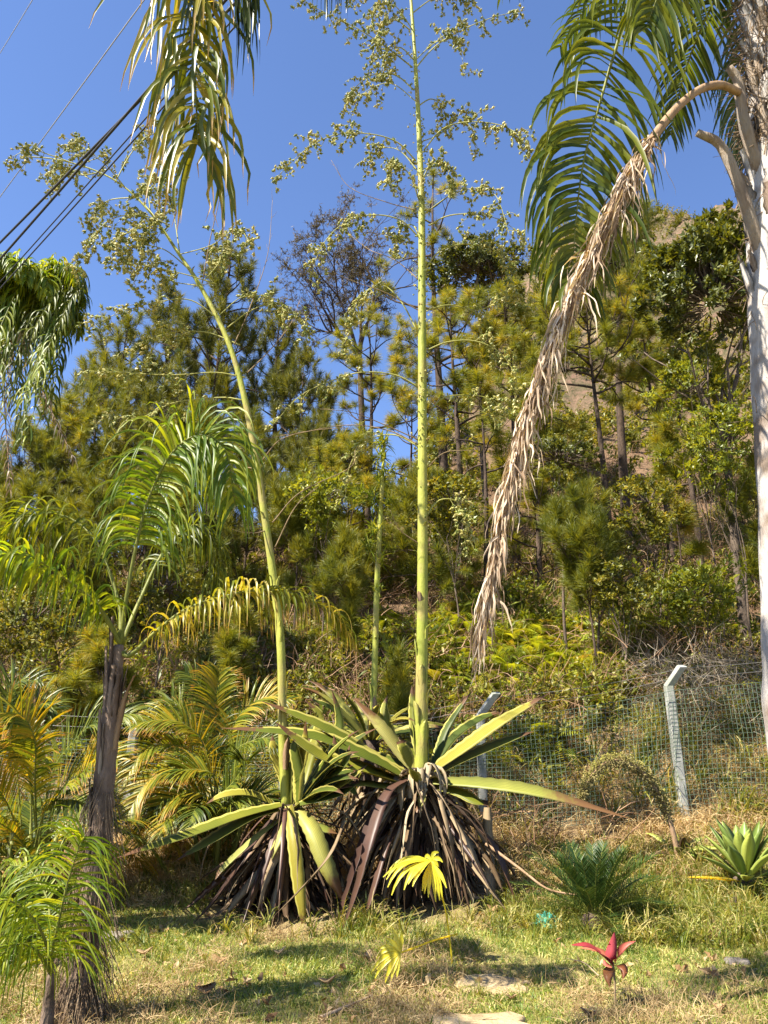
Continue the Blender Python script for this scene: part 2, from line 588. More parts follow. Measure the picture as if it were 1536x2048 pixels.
def scatter(name, key, pts, rots, scls, label=None, cat=None, parent=None):
    c, n = SRC[key]
    N = len(pts)
    me = bpy.data.meshes.new(name)
    me.vertices.add(N)
    me.vertices.foreach_set('co', np.asarray(pts, 'f').ravel())
    a = me.attributes.new('rot', 'FLOAT_VECTOR', 'POINT')
    a.data.foreach_set('vector', np.asarray(rots, 'f').ravel())
    a = me.attributes.new('scl', 'FLOAT_VECTOR', 'POINT')
    a.data.foreach_set('vector', np.asarray(scls, 'f').ravel())
    a = me.attributes.new('idx', 'INT', 'POINT')
    a.data.foreach_set('value', NR.randint(0, n, N).astype('i'))
    o = link(name, me, parent)
    gname = 'scatter_' + key
    ng = bpy.data.node_groups.get(gname)
    if ng is None:
        ng = bpy.data.node_groups.new(gname, 'GeometryNodeTree')
        ng.interface.new_socket('Geometry', in_out='INPUT', socket_type='NodeSocketGeometry')
        ng.interface.new_socket('Geometry', in_out='OUTPUT', socket_type='NodeSocketGeometry')
        nd = ng.nodes
        L = ng.links.new
        gi = nd.new('NodeGroupInput')
        go = nd.new('NodeGroupOutput')
        ip = nd.new('GeometryNodeInstanceOnPoints')
        ci = nd.new('GeometryNodeCollectionInfo')
        ci.inputs[0].default_value = c
        ci.inputs['Separate Children'].default_value = True
        ci.inputs['Reset Children'].default_value = True
        ip.inputs['Pick Instance'].default_value = True

        def at(nm, t):
            x = nd.new('GeometryNodeInputNamedAttribute')
            x.data_type = t
            x.inputs[0].default_value = nm
            return x.outputs[0]
        L(gi.outputs[0], ip.inputs['Points'])
        L(ci.outputs[0], ip.inputs['Instance'])
        L(at('rot', 'FLOAT_VECTOR'), ip.inputs['Rotation'])
        L(at('scl', 'FLOAT_VECTOR'), ip.inputs['Scale'])
        L(at('idx', 'INT'), ip.inputs['Instance Index'])
        L(ip.outputs[0], go.inputs[0])
    md = o.modifiers.new('scatter', 'NODES')
    md.node_group = ng
    tag(o, label, cat, None, 'stuff')
    return o


def fbm(x, y, s, seed=0):
    """cheap smooth noise 0..1 on arrays"""
    r = np.random.RandomState(seed)
    v = 0
    for k in range(7):
        a, b, ph = r.uniform(-1, 1), r.uniform(-1, 1), r.uniform(0, 6.28)
        q = s * (1 + .5 * k) / math.hypot(a, b)
        v = v + np.sin(x * a * q + y * b * q + ph) / (1 + .3 * k)
    return .5 + v / 7


def cover(name, key, n, x0, x1, y0, y1, s0, s1, label, cat, dens=None, tilt=.25, zoff=0., flat=False, avoid=(), near=0.):
    """scatter over the terrain; the x range widens with distance so that density follows what can be seen"""
    y = y0 + (y1 - y0) * NR.rand(n) ** (1 + near)
    x = x0 + (x1 - x0) * NR.rand(n)
    keep = np.ones(n, bool)
    if dens is not None:
        keep &= NR.rand(n) < dens(x, y)
    for ax, ay, ar in avoid:
        keep &= (x - ax) ** 2 + (y - ay) ** 2 > ar * ar
    keep &= np.abs(x) < .62 * y + 2.5
    x, y = x[keep], y[keep]
    z = terrain(x, y) + zoff
    k = len(x)
    sc = NR.uniform(s0, s1, k)
    rots = np.stack([NR.normal(0, tilt, k), NR.normal(0, tilt, k), NR.uniform(0, 6.28, k)], 1)
    return scatter(name, key, np.stack([x, y, z], 1), rots, np.stack([sc, sc, sc * NR.uniform(.8, 1.3, k)], 1), label, cat)


# ---- source clumps
def clump(nb, h, w, spread, lean, mat, g=.5, seg=4, r=.03):
    mb = MB()
    for i in range(nb):
        a = U(0, 6.28)
        d = V((math.cos(a) * lean * U(.2, 1), math.sin(a) * lean * U(.2, 1), 1))
        p = V((U(-r, r), U(-r, r), -.02))
        hh = h * U(.5, 1.1)
        pts = droop_path(p, d, hh, seg, g * U(.4, 1.4), wob=.06)
        mb.ribbon(pts, [w * (1 - (q / seg) ** 1.6) + w * .06 for q in range(seg + 1)], V((math.cos(a), math.sin(a), .4)), .2, U(0, 1), U(-1, 1))
    return mb.mesh('clump', mat, False)


def leafy(nst, h, nl, ls, lw, mat, spread=.5, cup=.3, aspect=1.6, droop=.25, stemw=.004):
    """small shrub clump: stems with leaves all along"""
    mb = MB()
    for i in range(nst):
        a = U(0, 6.28)
        d = V((math.cos(a) * U(.1, 1) * spread, math.sin(a) * U(.1, 1) * spread, 1))
        st = droop_path(V((U(-.04, .04), U(-.04, .04), -.03)), d, h * U(.5, 1.1), 6, droop, wob=.12)
        mb.tube(st, [stemw * (1 - .7 * q / 6) for q in range(7)], 3, .2, False)
        for j in range(nl):
            q = U(.8, 5.99)
            k = int(q)
            p = st[k].lerp(st[k + 1], q - k)
            dd = (rdir() + V((0, 0, .25))).normalized()
            le = ls * U(.55, 1.15)
            pts = [p, p + dd * le * .5 + V((0, 0, .02 * le)), p + dd * le - V((0, 0, le * .15))]
            mb.ribbon(pts, [lw * .25, lw * U(.8, 1.1), lw * .08], (V((0, 0, 1)) + rdir() * .7).normalized(), cup * .4, U(0, 1))
    return mb.mesh('leafy', mat, False)


def fernm(nf, L_, mat):
    mb = MB()
    for i in range(nf):
        a = U(0, 6.28)
        rs = droop_path(V((0, 0, 0)), V((math.cos(a), math.sin(a), U(.5, 1.6))), L_ * U(.6, 1.1), 12, .55)
        tt = U(0, 1)
        mb.tube(rs, .002, 3, tt, False)
        for k in range(2, 13):
            for q in (0, .5):
                p = rs[k - 1].lerp(rs[k], q)
                t = (rs[k] - rs[k - 1]).normalized()
                sd = t.cross(V((0, 0, 1))).normalized()
                ln = L_ * .22 * math.sin(math.pi * min(1, (k - 1 + q) / 12 * .9 + .1)) + .01
                for sg in (-1, 1):
                    d = (sd * sg + t * .35 - V((0, 0, .15))).normalized()
                    mb.ribbon([p, p + d * ln * .5, p + d * ln], [.012, .014, .002], V((0, 0, 1)), .1, tt)
    return mb.mesh('fern', mat, False)


def tangle(n, r, w, mat):
    mb = MB()
    for i in range(n):
        p = V((U(-r, r), U(-r, r), U(0, r * .5)))
        pts = droop_path(p, rdir() + V((0, 0, .35)), U(.4, 1.1) * r, 5, .15, wob=.25)
        mb.tube(pts, [w * (1 - .7 * q / 5) for q in range(6)], 3, U(0, 1), False)
    return mb.mesh('tangle', mat, False)


def needles(n, ln, w, mat, shoot=.30, fw=.95):
    """a pine shoot along +Z with long needles around it"""
    mb = MB()
    mb.tube([V((0, 0, -.05)), V((0, 0, shoot))], [.008, .004], 3, .1, False)
    for i in range(n):
        z = U(-.02, shoot)
        a = U(0, 6.28)
        f = fw * lerp(.35, 1.9, max(0, z) / shoot)
        d = V((math.cos(a), math.sin(a), f + U(-.3, .3))).normalized()
        le = ln * U(.5, 1.15)
        p = V((0, 0, z))
        m1 = p + d * le * .55
        m2 = p + d * le + V((U(-.03, .03), U(-.03, .03), -le * .1))
        sd = d.cross(rdir()).normalized() * w * .5
        o = len(mb.v)
        tt = U(0, 1)
        mb.v += [p - sd, p + sd, m1 + sd, m1 - sd, m2]
        mb.c += [(tt, 0, 0), (tt, 0, 0), (tt, .5, 0), (tt, .5, 0), (tt, 1, 0)]
        mb.f += [(o, o + 1, o + 2, o + 3), (o + 3, o + 2, o + 4)]
    return mb.mesh('needle_tuft', mat, False)


def spray(n, r, ls, lw, mat, tw=.006):
    """twig with broad leaves in whorls along +Z"""
    mb = MB()
    for b in range(5):
        d0 = (V((U(-1, 1), U(-1, 1), U(.2, 1.2)))).normalized()
        st = droop_path(V((0, 0, 0)), d0, r * U(.6, 1), 4, -.15, wob=.1)
        mb.tube(st, [tw, tw * .8, tw * .6, tw * .5, tw * .3], 3, .1, False)
        for j in range(n // 5):
            q = min(3.99, abs(R.gauss(3.4, .9)))
            k = int(q)
            p = st[k].lerp(st[k + 1], q - k)
            dd = (rdir() + d0 * .6 + V((0, 0, .2))).normalized()
            le = ls * U(.6, 1.1)
            mb.ribbon([p, p + dd * le * .55, p + dd * le], [lw * .3, lw, lw * .15], (V((0, 0, 1)) + rdir() * .6).normalized(), .2, U(0, 1))
    return mb.mesh('leaf_spray', mat, False)


def lacy(n, r, mat):
    """fine feathery spray of tiny leaflets"""
    mb = MB()
    for b in range(6):
        d0 = (V((U(-1, 1), U(-1, 1), U(.1, 1.1)))).normalized()
        st = droop_path(V((0, 0, 0)), d0, r * U(.6, 1.1), 5, .15, wob=.2)
        mb.tube(st, [.005, .004, .003, .003, .002, .001], 3, .1, False)
        for j in range(n // 6):
            q = U(.5, 4.99)
            k = int(q)
            p = st[k].lerp(st[k + 1], q - k)
            dd = rdir()
            le = U(.05, .12)
            mb.ribbon([p, p + dd * le * .5, p + dd * le], [.01, .018, .004], rdir(), .1, U(0, 1))
    return mb.mesh('lacy_spray', mat, False)


source('lawn', [clump(12, .06, .0065, .1, .9, M['grass'], .6, 3, .05) for _ in range(6)])
source('tall', [clump(16, .36, .012, .1, .55, M['grass_tall'], .6, 5, .05) for _ in range(5)])
source('straw', [clump(18, .30, .007, .2, 1.6, M['straw'], .7, 5, .1) for _ in range(5)])
source('mulch', [tangle(26, .14, .0028, M['straw']) for _ in range(3)])
source('fern', [fernm(6, .5, M['fern']) for _ in range(4)])
source('shrub', [leafy(6, .55, 26, .075, .03, M['shrub_a']) for _ in range(5)])
source('bright', [leafy(5, .5, 22, .10, .03, M['shrub_b']) for _ in range(4)])
source('bigleaf', [leafy(4, .7, 16, .17, .055, M['shrub_b'], .6, .4, droop=.35, stemw=.006) for _ in range(4)])
M['grey_twig'] = leaf_mat('grey_twig', [(.10, .08, .055), (.20, .165, .12), (.32, .27, .20)], .05, .8, inst=True, spec=.15)
source('twigs', [tangle(46, .42, .0035, M['grey_twig']) for _ in range(4)])
source('brush', [tangle(42, .38, .0045, M['brush']) for _ in range(4)])
source('litter', [leafy(1, .02, 3, .09, .045, M['litter'], 1, 1.2) for _ in range(5)])
T_Y = [needles(190, .27, .0060, M['pine_y'], .13, .5) for _ in range(3)]
T_G = [needles(190, .25, .0066, M['pine_g']) for _ in range(3)]
T_D = [needles(190, .25, .0075, M['pine_d']) for _ in range(3)]
S_B = [spray(70, .38, .13, .05, M['broad']) for _ in range(4)]
S_L = [lacy(110, .5, M['lacy']) for _ in range(4)]

# ------------------------------------------------------------------ ground and hill: one sheet to the horizon
def build_ground():
    xs = np.concatenate([np.linspace(-400, -45, 14), np.linspace(-40, -9, 50), np.linspace(-8.6, 8.6, 150), np.linspace(9, 60, 160), np.linspace(65, 400, 14)])
    ys = np.concatenate([np.linspace(-60, 3, 8), np.linspace(3.4, 14, 130), np.linspace(14.1, 30, 110), np.linspace(30.3, 80, 160), np.linspace(85, 400, 16)])
    X, Y = np.meshgrid(xs, ys)
    Z = terrain(X, Y)
    # rough rock and gullies on the far hill: real relief
    far = np.clip((Y - 26) / 10, 0, 1) * np.clip((X - 2) / 4, 0, 1)
    rs = np.random.RandomState(3)
    Z = Z + far * (rs.rand(*Z.shape) - .5) * .55 + far * (fbm(X, Y, 2.2, 4) - .5) * 1.6
    nx, ny = len(xs), len(ys)
    vs_ = np.stack([X.ravel(), Y.ravel(), Z.ravel()], 1)
    i = np.arange(ny - 1)[:, None] * nx + np.arange(nx - 1)[None]
    i = i.ravel()
    f = np.stack([i, i + 1, i + nx + 1, i + nx], 1)
    me = bpy.data.meshes.new('ground')
    me.from_pydata(vs_.tolist(), [], f.tolist())
    me.polygons.foreach_set('use_smooth', [True] * len(me.polygons))
    me.materials.append(M['ground'])
    o = link('ground', me)
    tag(o, kind='structure')


build_ground()


# ------------------------------------------------------------------ pines and other trees on the slope
def q_to(d, roll=0.):
    return V(d).to_track_quat('Z', 'Y') @ Euler((0, 0, roll)).to_quaternion()


def place(name, me, parent, p, d, s):
    mw = Matrix.LocRotScale(V(p), q_to(d, U(0, 6.28)), V((s, s, s * U(.85, 1.2))))
    return link(name, me, parent, mw)


def pine(u, v, Y, rc, nt, tufts, label, f0=.25, ts=1., lean=0., group='pines on the slope', up=.5, tr=None, prof=None, bare=0., mat='pine_bark', sparse=False):
    top = P(u, v, Y)
    x0 = top.x - lean
    zb = G(x0, Y) - .1
    h = top.z - zb
    t = thing('pine_tree', label, 'tree', (x0, Y, zb), group)
    tr = tr or max(.03, h * .014)
    pts = [V((lerp(x0, top.x, f) + math.sin(f * 5 + u) * .05 * h / 6, Y + math.sin(f * 4 + v) * .06, lerp(zb, top.z, f))) for f in [i / 11 for i in range(12)]]
    mb = MB()
    mb.tube(pts, [tr * (1 - .88 * i / 11) for i in range(12)], 8)
    mb.build('trunk', M[mat], t)
    cnt = 0
    spacing = []
    nt = min(285, int(nt * (1.15 if tufts is T_Y and f0 > .15 else 1.75)))
    ts *= 1.04
    rc *= 1.06
    nb = max(8, int(nt / 5.5))
    hc = h * (1 - f0)
    place('needle_tuft', R.choice(tufts), t, pts[-1], (0, 0, 1), ts)
    for b in range(nb):
        f = f0 + (1 - f0) * ((b + U(.1, .9)) / nb) ** .9
        q = f * 11
        k = min(10, int(q))
        p = pts[k].lerp(pts[k + 1], q - k)
        a = b * 2.4 + U(-.4, .4)
        s = (f - f0) / (1 - f0)
        pr = prof(s) if prof else (math.sin(math.pi * min(1, .22 + s * .78)) ** .6 * (1 - .5 * s) + .08)
        L_ = rc * pr * U(.45, 1.3)
        d = V((math.cos(a), math.sin(a), up * U(.2, 1.3)))
        bp = droop_path(p, d, L_, 6, -.25 if U(0, 1) < .7 else .1, wob=.2)
        mb = MB()
        mb.tube(bp, [max(.006, tr * .35 * (1 - s * .5)) * (1 - .7 * i / 6) for i in range(7)], 5)
        ends = [(bp[-1], (bp[-1] - bp[-2]) + V((0, 0, .25 * (bp[-1] - bp[-2]).length)))]
        m = max(1, int(round(nt / nb * pr * 1.35)) - 1)
        for j in range(m):
            q = U(2.2, 5.8) if not sparse else U(3.8, 5.9)
            k = int(q)
            pp = bp[k].lerp(bp[k + 1], q - k)
            tt = (bp[k + 1] - bp[k]).normalized()
            dd = (tt * .7 + rdir() * .7 + V((0, 0, .4))).normalized()
            tw = droop_path(pp, dd, U(.18, .5) * min(1.2, L_), 3, -.3)
            mb.tube(tw, [.010, .008, .006, .005], 4, cap=False)
            ends.append((tw[-1], tw[-1] - tw[-2] + V((0, 0, .05))))
        mb.build('branch', M[mat], t)
        for (e, dd) in ends:
            if cnt < 290 and U(0, 1) > bare:
                place('needle_tuft', R.choice(tufts), t, e, dd, ts * U(.75, 1.15))
                cnt += 1
    return t


def grow(mb, p, d, L_, r, depth, tips, spread=.55, wob=.12, k=2, g=-.1, split=3):
    pts = droop_path(p, d, L_, 6, g, wob=wob)
    mb.tube(pts, [r * (1 - .5 * i / 6) for i in range(7)], 6 if r > .03 else 4, cap=False)
    if depth == 0:
        tips += [(pts[-1], (pts[-1] - pts[-2]).normalized()), (pts[3], (pts[4] - pts[3]).normalized())]
        return
    dd = (pts[-1] - pts[-2]).normalized()
    for i in range(split):
        nd = (dd + rdir() * spread + V((0, 0, .08))).normalized()
        q = R.choice([3, 4, 5, 6, 6])
        grow(mb, pts[q], nd, L_ * U(.6, .85), r * .55, depth - 1, tips, spread, wob, k, g, split)


def broad_tree(name, base, height_to_fork, crown_c, crown_r, depth, split, meshes, nl, scale, label, cat, group=None, bark='grey_bark', r0=.1, part='leaf_spray', hemi=True):
    t = thing(name, label, cat, base, group)
    base = V(base)
    c = V(crown_c)
    fork = V((lerp(base.x, c.x, .4), lerp(base.y, c.y, .4), base.z + height_to_fork))
    mb = MB()
    tp = spline([base, base.lerp(fork, .5) + V((U(-.1, .1), 0, 0)), fork], 8)
    mb.tube(tp, [r0 * (1 - .3 * i / 7) for i in range(8)], 8)
    mb.build('trunk', M[bark], t)
    cnt = 0
    n = 4 + depth
    for i in range(n):
        a = i * 6.28 / n + U(-.4, .4)
        tgt = c + V((math.cos(a) * crown_r[0] * .6, math.sin(a) * crown_r[1] * .6, U(-.3, .7) * crown_r[2]))
        d = (tgt - fork)
        mb = MB()
        tips = []
        grow(mb, fork, d, d.length * .62, r0 * .5, depth, tips, .75, .14, 2, -.05, split)
        mb.build('branch', M[bark], t)
        R.shuffle(tips)
        for (e, dd) in tips[:max(4, nl // n)]:
            if cnt < 290:
                place(part, R.choice(meshes), t, e, dd + V((0, 0, .4)), scale * U(.7, 1.2))
                cnt += 1
    # fill up the crown's shell with sprays carried by thin twigs
    mb = MB()
    for i in range(max(0, nl - cnt)):
        dv = rdir()
        if hemi and dv.z < -.4: dv.z *= -1
        rr = U(.55, 1.0)
        lump = 1 + .22 * math.sin(dv.x * 5 + dv.z * 7 + base.x)
        e = c + V((dv.x * crown_r[0], dv.y * crown_r[1], dv.z * crown_r[2])) * rr * lump
        s = c + (e - c) * .35
        pts = [s, s.lerp(e, .5) + rdir() * .08, e]
        mb.tube(pts, [.014, .01, .006], 4, cap=False)
        if cnt < 295:
            place(part, R.choice(meshes), t, e, dv + V((0, 0, .5)), scale * U(.7, 1.2))
            cnt += 1
    if mb.v:
        o = mb.build('twigs', M[bark], t)
        o['kind'] = 'stuff'
    return t


# left group of dark tall pines
pine(455, 512, 22, 1.9, 190, T_D, 'tall dark pine with a pointed crown against the sky, behind the leaning flower stalk', .3, 1.15)
pine(345, 590, 23.5, 1.7, 150, T_D, 'dark pine with a bushy top just left of the leaning flower stalk', .3, 1.15)
pine(258, 650, 23, 1.9, 150, T_G, 'grey green pine standing at the left edge of the tall pine group', .25, 1.1)
pine(560, 640, 24, 1.7, 130, T_D, 'dark pine rising right behind the leaning flower stalk', .25, 1.1)
pine(200, 770, 20, 1.8, 150, T_G, 'olive pine with drooping tufts above the young palm', .15, 1.0)
pine(140, 830, 18.5, 1.8, 150, T_Y, 'broad olive pine right of the far palm crown', .12, 1.0)
pine(60, 900, 17.5, 1.9, 140, T_G, 'low wide pine under the far palm crown at the left edge', .1, 1.0)
pine(-40, 930, 17, 1.7, 90, T_G, 'pine half cut off by the left edge of the photo', .1, 1.0)
pine(330, 800, 19, 2.0, 160, T_D, 'dark pine behind the highest frond of the young palm', .15, 1.0)
pine(420, 840, 18, 1.8, 140, T_G, 'pine with dull green tufts between young palm and leaning stalk', .12, 1.0)
pine(610, 730, 21, 1.7, 120, T_D, 'shaded pine right of the leaning stalk under the brown lacy tree', .2, 1.0)
pine(640, 860, 17.5, 1.4, 110, T_D, 'dark green pine low between the two flower stalks', .15, .95)
# centre and right: yellow green pines
pine(868, 372, 20.5, 2.0, 80, T_Y, 'sparse tall pine with pompom tufts behind the tallest flower stalk', .42, 1.05, bare=.1, sparse=True, prof=lambda s: .35 + .75 * (1 - s))
pine(905, 600, 18, 1.7, 150, T_Y, 'golden green pine immediately right of the tallest flower stalk', .5, 1.0)
pine(1010, 590, 17, 1.5, 130, T_Y, 'golden pine between tall flower stalk and dead hanging frond', .55, 1.0)
pine(740, 640, 19.5, 1.5, 100, T_Y, 'yellowish pine left of the tallest flower stalk below the brown lacy tree', .5, 1.0)
pine(1240, 432, 19, 1.7, 120, T_G, 'tall pine whose top sticks out right of the dead hanging frond', .6, 1.1, lean=.8)
pine(1288, 640, 17.5, 1.0, 90, T_Y, 'feathery golden pine standing before the brown hill slope', .55, 1.0)
pine(1345, 700, 16, .9, 80, T_Y, 'short golden pine at the left edge of the glossy leaved tree', .4, .95)
pine(1175, 610, 16.5, 1.6, 130, T_Y, 'golden pine with a straight dark trunk right of the dead hanging frond', .66, 1.0)
pine(820, 790, 16.5, 1.3, 90, T_Y, 'small golden pine half hidden by the tallest flower stalk', .4, .9)
pine(960, 760, 15.5, 1.2, 70, T_Y, 'orange tinged pine right of the tallest stalk at mid slope', .55, .85)

for a_ in [(700, 900, 16, 1.3, 110, T_Y, 'olive pine between the third stalk and the leaning stalk at mid slope'),
           (1060, 760, 16, 1.4, 120, T_Y, 'bushy golden pine just left of the dead hanging frond at mid slope'),
           (80, 1010, 14.5, 1.6, 110, T_G, 'bushy dark pine behind the left frond of the young palm'),
           (300, 960, 15, 1.6, 120, T_G, 'bushy dark pine behind the tallest frond base of the young palm'),
           (500, 960, 15.5, 1.3, 100, T_D, 'shaded pine just left of the leaning stalk at mid slope'),
           (840, 960, 15, 1.1, 80, T_G, 'green pine crown directly behind the tallest stalk at mid slope')]:
    pine(*a_, .12, .95)
# young pines on the bank
YG = 'young pines on the bank'
pine(1163, 1010, 12.4, .75, 105, T_G, 'young bright green pine with bare lower stem above the fence, left of the right post', .33, .85, group=YG, tr=.025, up=.9)
pine(1325, 845, 14, .55, 60, T_Y, 'slim upright young pine with long pale tufts on the dry slope', .3, .95, group=YG, tr=.02, up=1.4)
pine(597, 985, 14.5, .8, 70, T_G, 'young green pine right of the leaning stalk at mid slope', .25, .9, group=YG, tr=.03, up=.9)
pine(690, 1085, 12.8, .6, 50, T_G, 'young pine just left of the shorter third flower stalk', .2, .85, group=YG, tr=.02, up=1)
pine(205, 1275, 11.2, .6, 60, T_Y, 'fluffy young pine behind the slim trunk of the young palm', .1, .85, group=YG, tr=.02, up=.9)
pine(800, 1330, 11.0, .4, 26, T_G, 'small dark green pine seedling behind the tallest stalk base', .1, .8, group=YG, tr=.014, up=1)
pine(1500, 950, 12.5, .6, 40, T_G, 'young pine peeking out behind the big pale palm trunk', .3, .85, group=YG, tr=.02, up=1)
pine(480, 1230, 12, .5, 36, T_Y, 'short yellowish pine seedling behind the leaning stalk', .1, .8, group=YG, tr=.015, up=1)


def gz(u, v, Y, dz=0.):
    p = P(u, v, Y)
    return (p.x, Y, G(p.x, Y) - dz)


b = gz(735, 900, 24)
c = P(690, 590, 24)
broad_tree('lacy_tree', b, (c.z - b[2]) * .72, c + V((.1, 0, .3)), (2.15, 1.6, 2.3), 3, 3, S_L, 270, 1.0, 'tall brownish lacy tree with fine bare looking twigs against the sky', 'tree', r0=.13, bark='pine_bark')
b = gz(965, 800, 20)
c = P(960, 555, 20)
broad_tree('broadleaf_tree', b, (c.z - b[2]) * .7, c, (1.35, 1.1, .9), 1, 3, S_B, 200, 1.0, 'dark round leaved tree behind the arching branches right of the tallest stalk', 'tree', r0=.09)
b = gz(1440, 900, 13)
c = P(1425, 610, 13)
broad_tree('broadleaf_tree', b, (c.z - b[2]) * .5, c, (1.15, .9, 1.6), 1, 3, S_B, 290, .95, 'dense glossy leaved tree beside the big palm trunk, above the dry slope', 'tree', r0=.09)
b = gz(1120, 1100, 13.2)
c = P(1120, 925, 13.2)
broad_tree('leafy_shrub', b, (c.z - b[2]) * .5, c, (.85, .7, .45), 1, 3, S_B, 110, .5, 'dark leafy shrub under the golden pine right of the dead frond', 'shrub', r0=.03)
b = gz(1185, 1180, 13)
c = P(1200, 1090, 13.0)
broad_tree('leafy_shrub', b, (c.z - b[2]) * .4, c, (.75, .6, .4), 1, 3, S_B, 80, .45, 'shaded dark shrub behind the young bright green pine', 'shrub', r0=.025)
S_G = [spray(60, .34, .12, .04, M['shrub_b']) for _ in range(3)]
S_D = [spray(60, .34, .10, .045, M['shrub_a']) for _ in range(3)]
for (u, v, Y, cr, ch, n, ms, sc, lb) in [
        (1385, 790, 13.2, .55, .6, 60, S_G, .8, 'yellow green bush under the glossy leaved tree'),
        (1455, 900, 12.4, .5, .7, 70, S_G, .8, 'bright leafy bush touching the big pale palm trunk at mid height'),
        (1300, 1010, 12.6, .5, .45, 50, S_D, .8, 'olive bush on the dry slope left of the big palm trunk'),
        (1400, 1200, 11.8, .55, .4, 60, S_G, .8, 'light green bush above the grey tangle of dead branches'),
        (1240, 1170, 11.9, .5, .4, 50, S_D, .75, 'dark bush right of the young bright green pine stem'),
        (905, 1010, 14.0, .5, .5, 50, S_D, .9, 'dark leafy bush right of the tallest stalk at mid slope'),
        (650, 1010, 14.0, .6, .5, 50, S_G, .9, 'light green bush between the third stalk and the leaning stalk'),
        (330, 1180, 12.2, .6, .4, 60, S_D, .8, 'dark shrub seen between the fronds of the young palm'),
        (60, 1250, 11.5, .7, .5, 60, S_D, .8, 'dark shrub under the left frond of the young palm')]:
    c = P(u, v, Y)
    b = (c.x, Y, G(c.x, Y))
    c.z = max(c.z, b[2] + ch * .8)
    broad_tree('leafy_shrub', b, (c.z - b[2]) * .4, c, (cr, cr * .8, ch), 1, 3, ms, n, sc, lb, 'shrub', r0=.02)
# ------------------------------------------------------------------ furcraea plants
def agave_leaf(parent, ctrl, wmax, mat='agave', name='leaf', fold=.45, n=20, thick=.012, tint=None, nrm=V((0, 0, 1)), tooth=.05, twist=0., trunc=False, label=None):
    pts = spline(ctrl, n)
    if name == 'leaf':
        nrm = V((-.15, -.55, .8)) if nrm.z == 1 else nrm
        wmax *= 1.15
    ws = []
    for i in range(n):
        s = i / (n - 1)
        pr = .62 + .38 * math.sin(min(1, s / .42) * math.pi / 2)
        if s > .5: pr *= (1 - ((s - .5) / .5) ** 1.9) + .01
        if trunc: pr = max(pr, .6)
        ws.append(max(.004, wmax * pr * (1 + (tooth if i % 2 else -tooth))))
    mb = MB()
    mb.ribbon(pts, ws, nrm, fold, U(0, 1) if tint is None else tint, twist, thick)
    o = mb.build(name, M[mat], parent)
    if label: o['label'] = label
    return o


def leaf_ctrl(p, d, L_, g, n=8, floor=None, wob=.02):
    pts = droop_path(p, d, L_, n, g, wob=wob)
    if floor is not None:
        for q in pts:
            z = G(q.x, q.y) + .03
            if q.z < z: q.z = z + U(0, .03)
    return pts


def bulb(mb, p, d, s, tint):
    d = d.normalized()
    x = d.cross(V((.2, .9, .3))).normalized()
    y = d.cross(x)
    o = len(mb.v)
    w_ = s * .27
    mb.v += [p, p + d * s * .4 + x * w_, p + d * s * .4 + y * w_, p + d * s * .4 - x * w_, p + d * s * .4 - y * w_, p + d * s]
    mb.c += [(tint, 0, 0)] * 6
    for i in range(4):
        a, b2 = o + 1 + i, o + 1 + (i + 1) % 4
        mb.f += [(o, b2, a), (a, b2, o + 5)]
    for i in range(3):                                    # little horns
        q = (x * math.cos(i * 2.1) + y * math.sin(i * 2.1)) * s * .5 + d * s * U(.5, .9)
        o2 = len(mb.v)
        mb.v += [p + d * s * .25, p + d * s * .55, p + q]
        mb.c += [(tint, 0, 0)] * 3
        mb.f.append((o2, o2 + 1, o2 + 2))


def flower_branch(parent, px, Y0, dY, dens=1., r0=.011, start=.38, tl=.40, mat='branchlet', bare=False, bs=.068):
    k = len(px)
    cp = [P(u, v, Y0 + dY * (i / (k - 1))) for i, (u, v) in enumerate(px)]
    n = 26
    pts = spline(cp, n)
    mb = MB()
    mb.tube(pts, [lerp(r0, .0025, i / (n - 1)) for i in range(n)], 5)
    L_ = sum((pts[i + 1] - pts[i]).length for i in range(n - 1))
    nt = int(L_ * 17 * dens * (1 - start) + 8) if not bare else int(L_ * 3)
    bb = MB()
    for i in range(nt):
        s = start + (1 - start) * (i + U(0, 1)) / nt
        q = s * (n - 1)
        j = min(int(q), n - 2)
        p = pts[j].lerp(pts[j + 1], q - j)
        t = (pts[j + 1] - pts[j]).normalized()
        if bare:
            tw = droop_path(p, t + rdir() * .9 + V((0, 0, .3)), U(.08, .3), 5, -.1, wob=.15)
            mb.tube(tw, [.003, .0025, .002, .0018, .0015, .001], 3, cap=False)
            continue
        dd = (rdir() * .9 + t * .55 + V((0, 0, .1))).normalized()
        le = tl * U(.35, 1.2) * (1 - .4 * s)
        tw = droop_path(p, dd, le, 6, .42, wob=.14)
        mb.tube(tw, [.005, .0045, .004, .0035, .003, .0025, .002], 3, cap=False)
        m = max(4, int(le * 36))
        for b_ in range(m):
            q2 = U(.8, 5.99)
            j2 = int(q2)
            pb_ = tw[j2].lerp(tw[j2 + 1], q2 - j2)
            bulb(bb, pb_, rdir() * .8 + V((0, 0, -.25)), bs * U(.65, 1.15), U(0, 1))
    o = mb.build('branch', M['twig_dry' if bare else mat], parent)
    if bb.v:
        b_ = bb.build('bulbils', M['bulbil'], o, False)
        b_['kind'] = 'stuff'
    return o


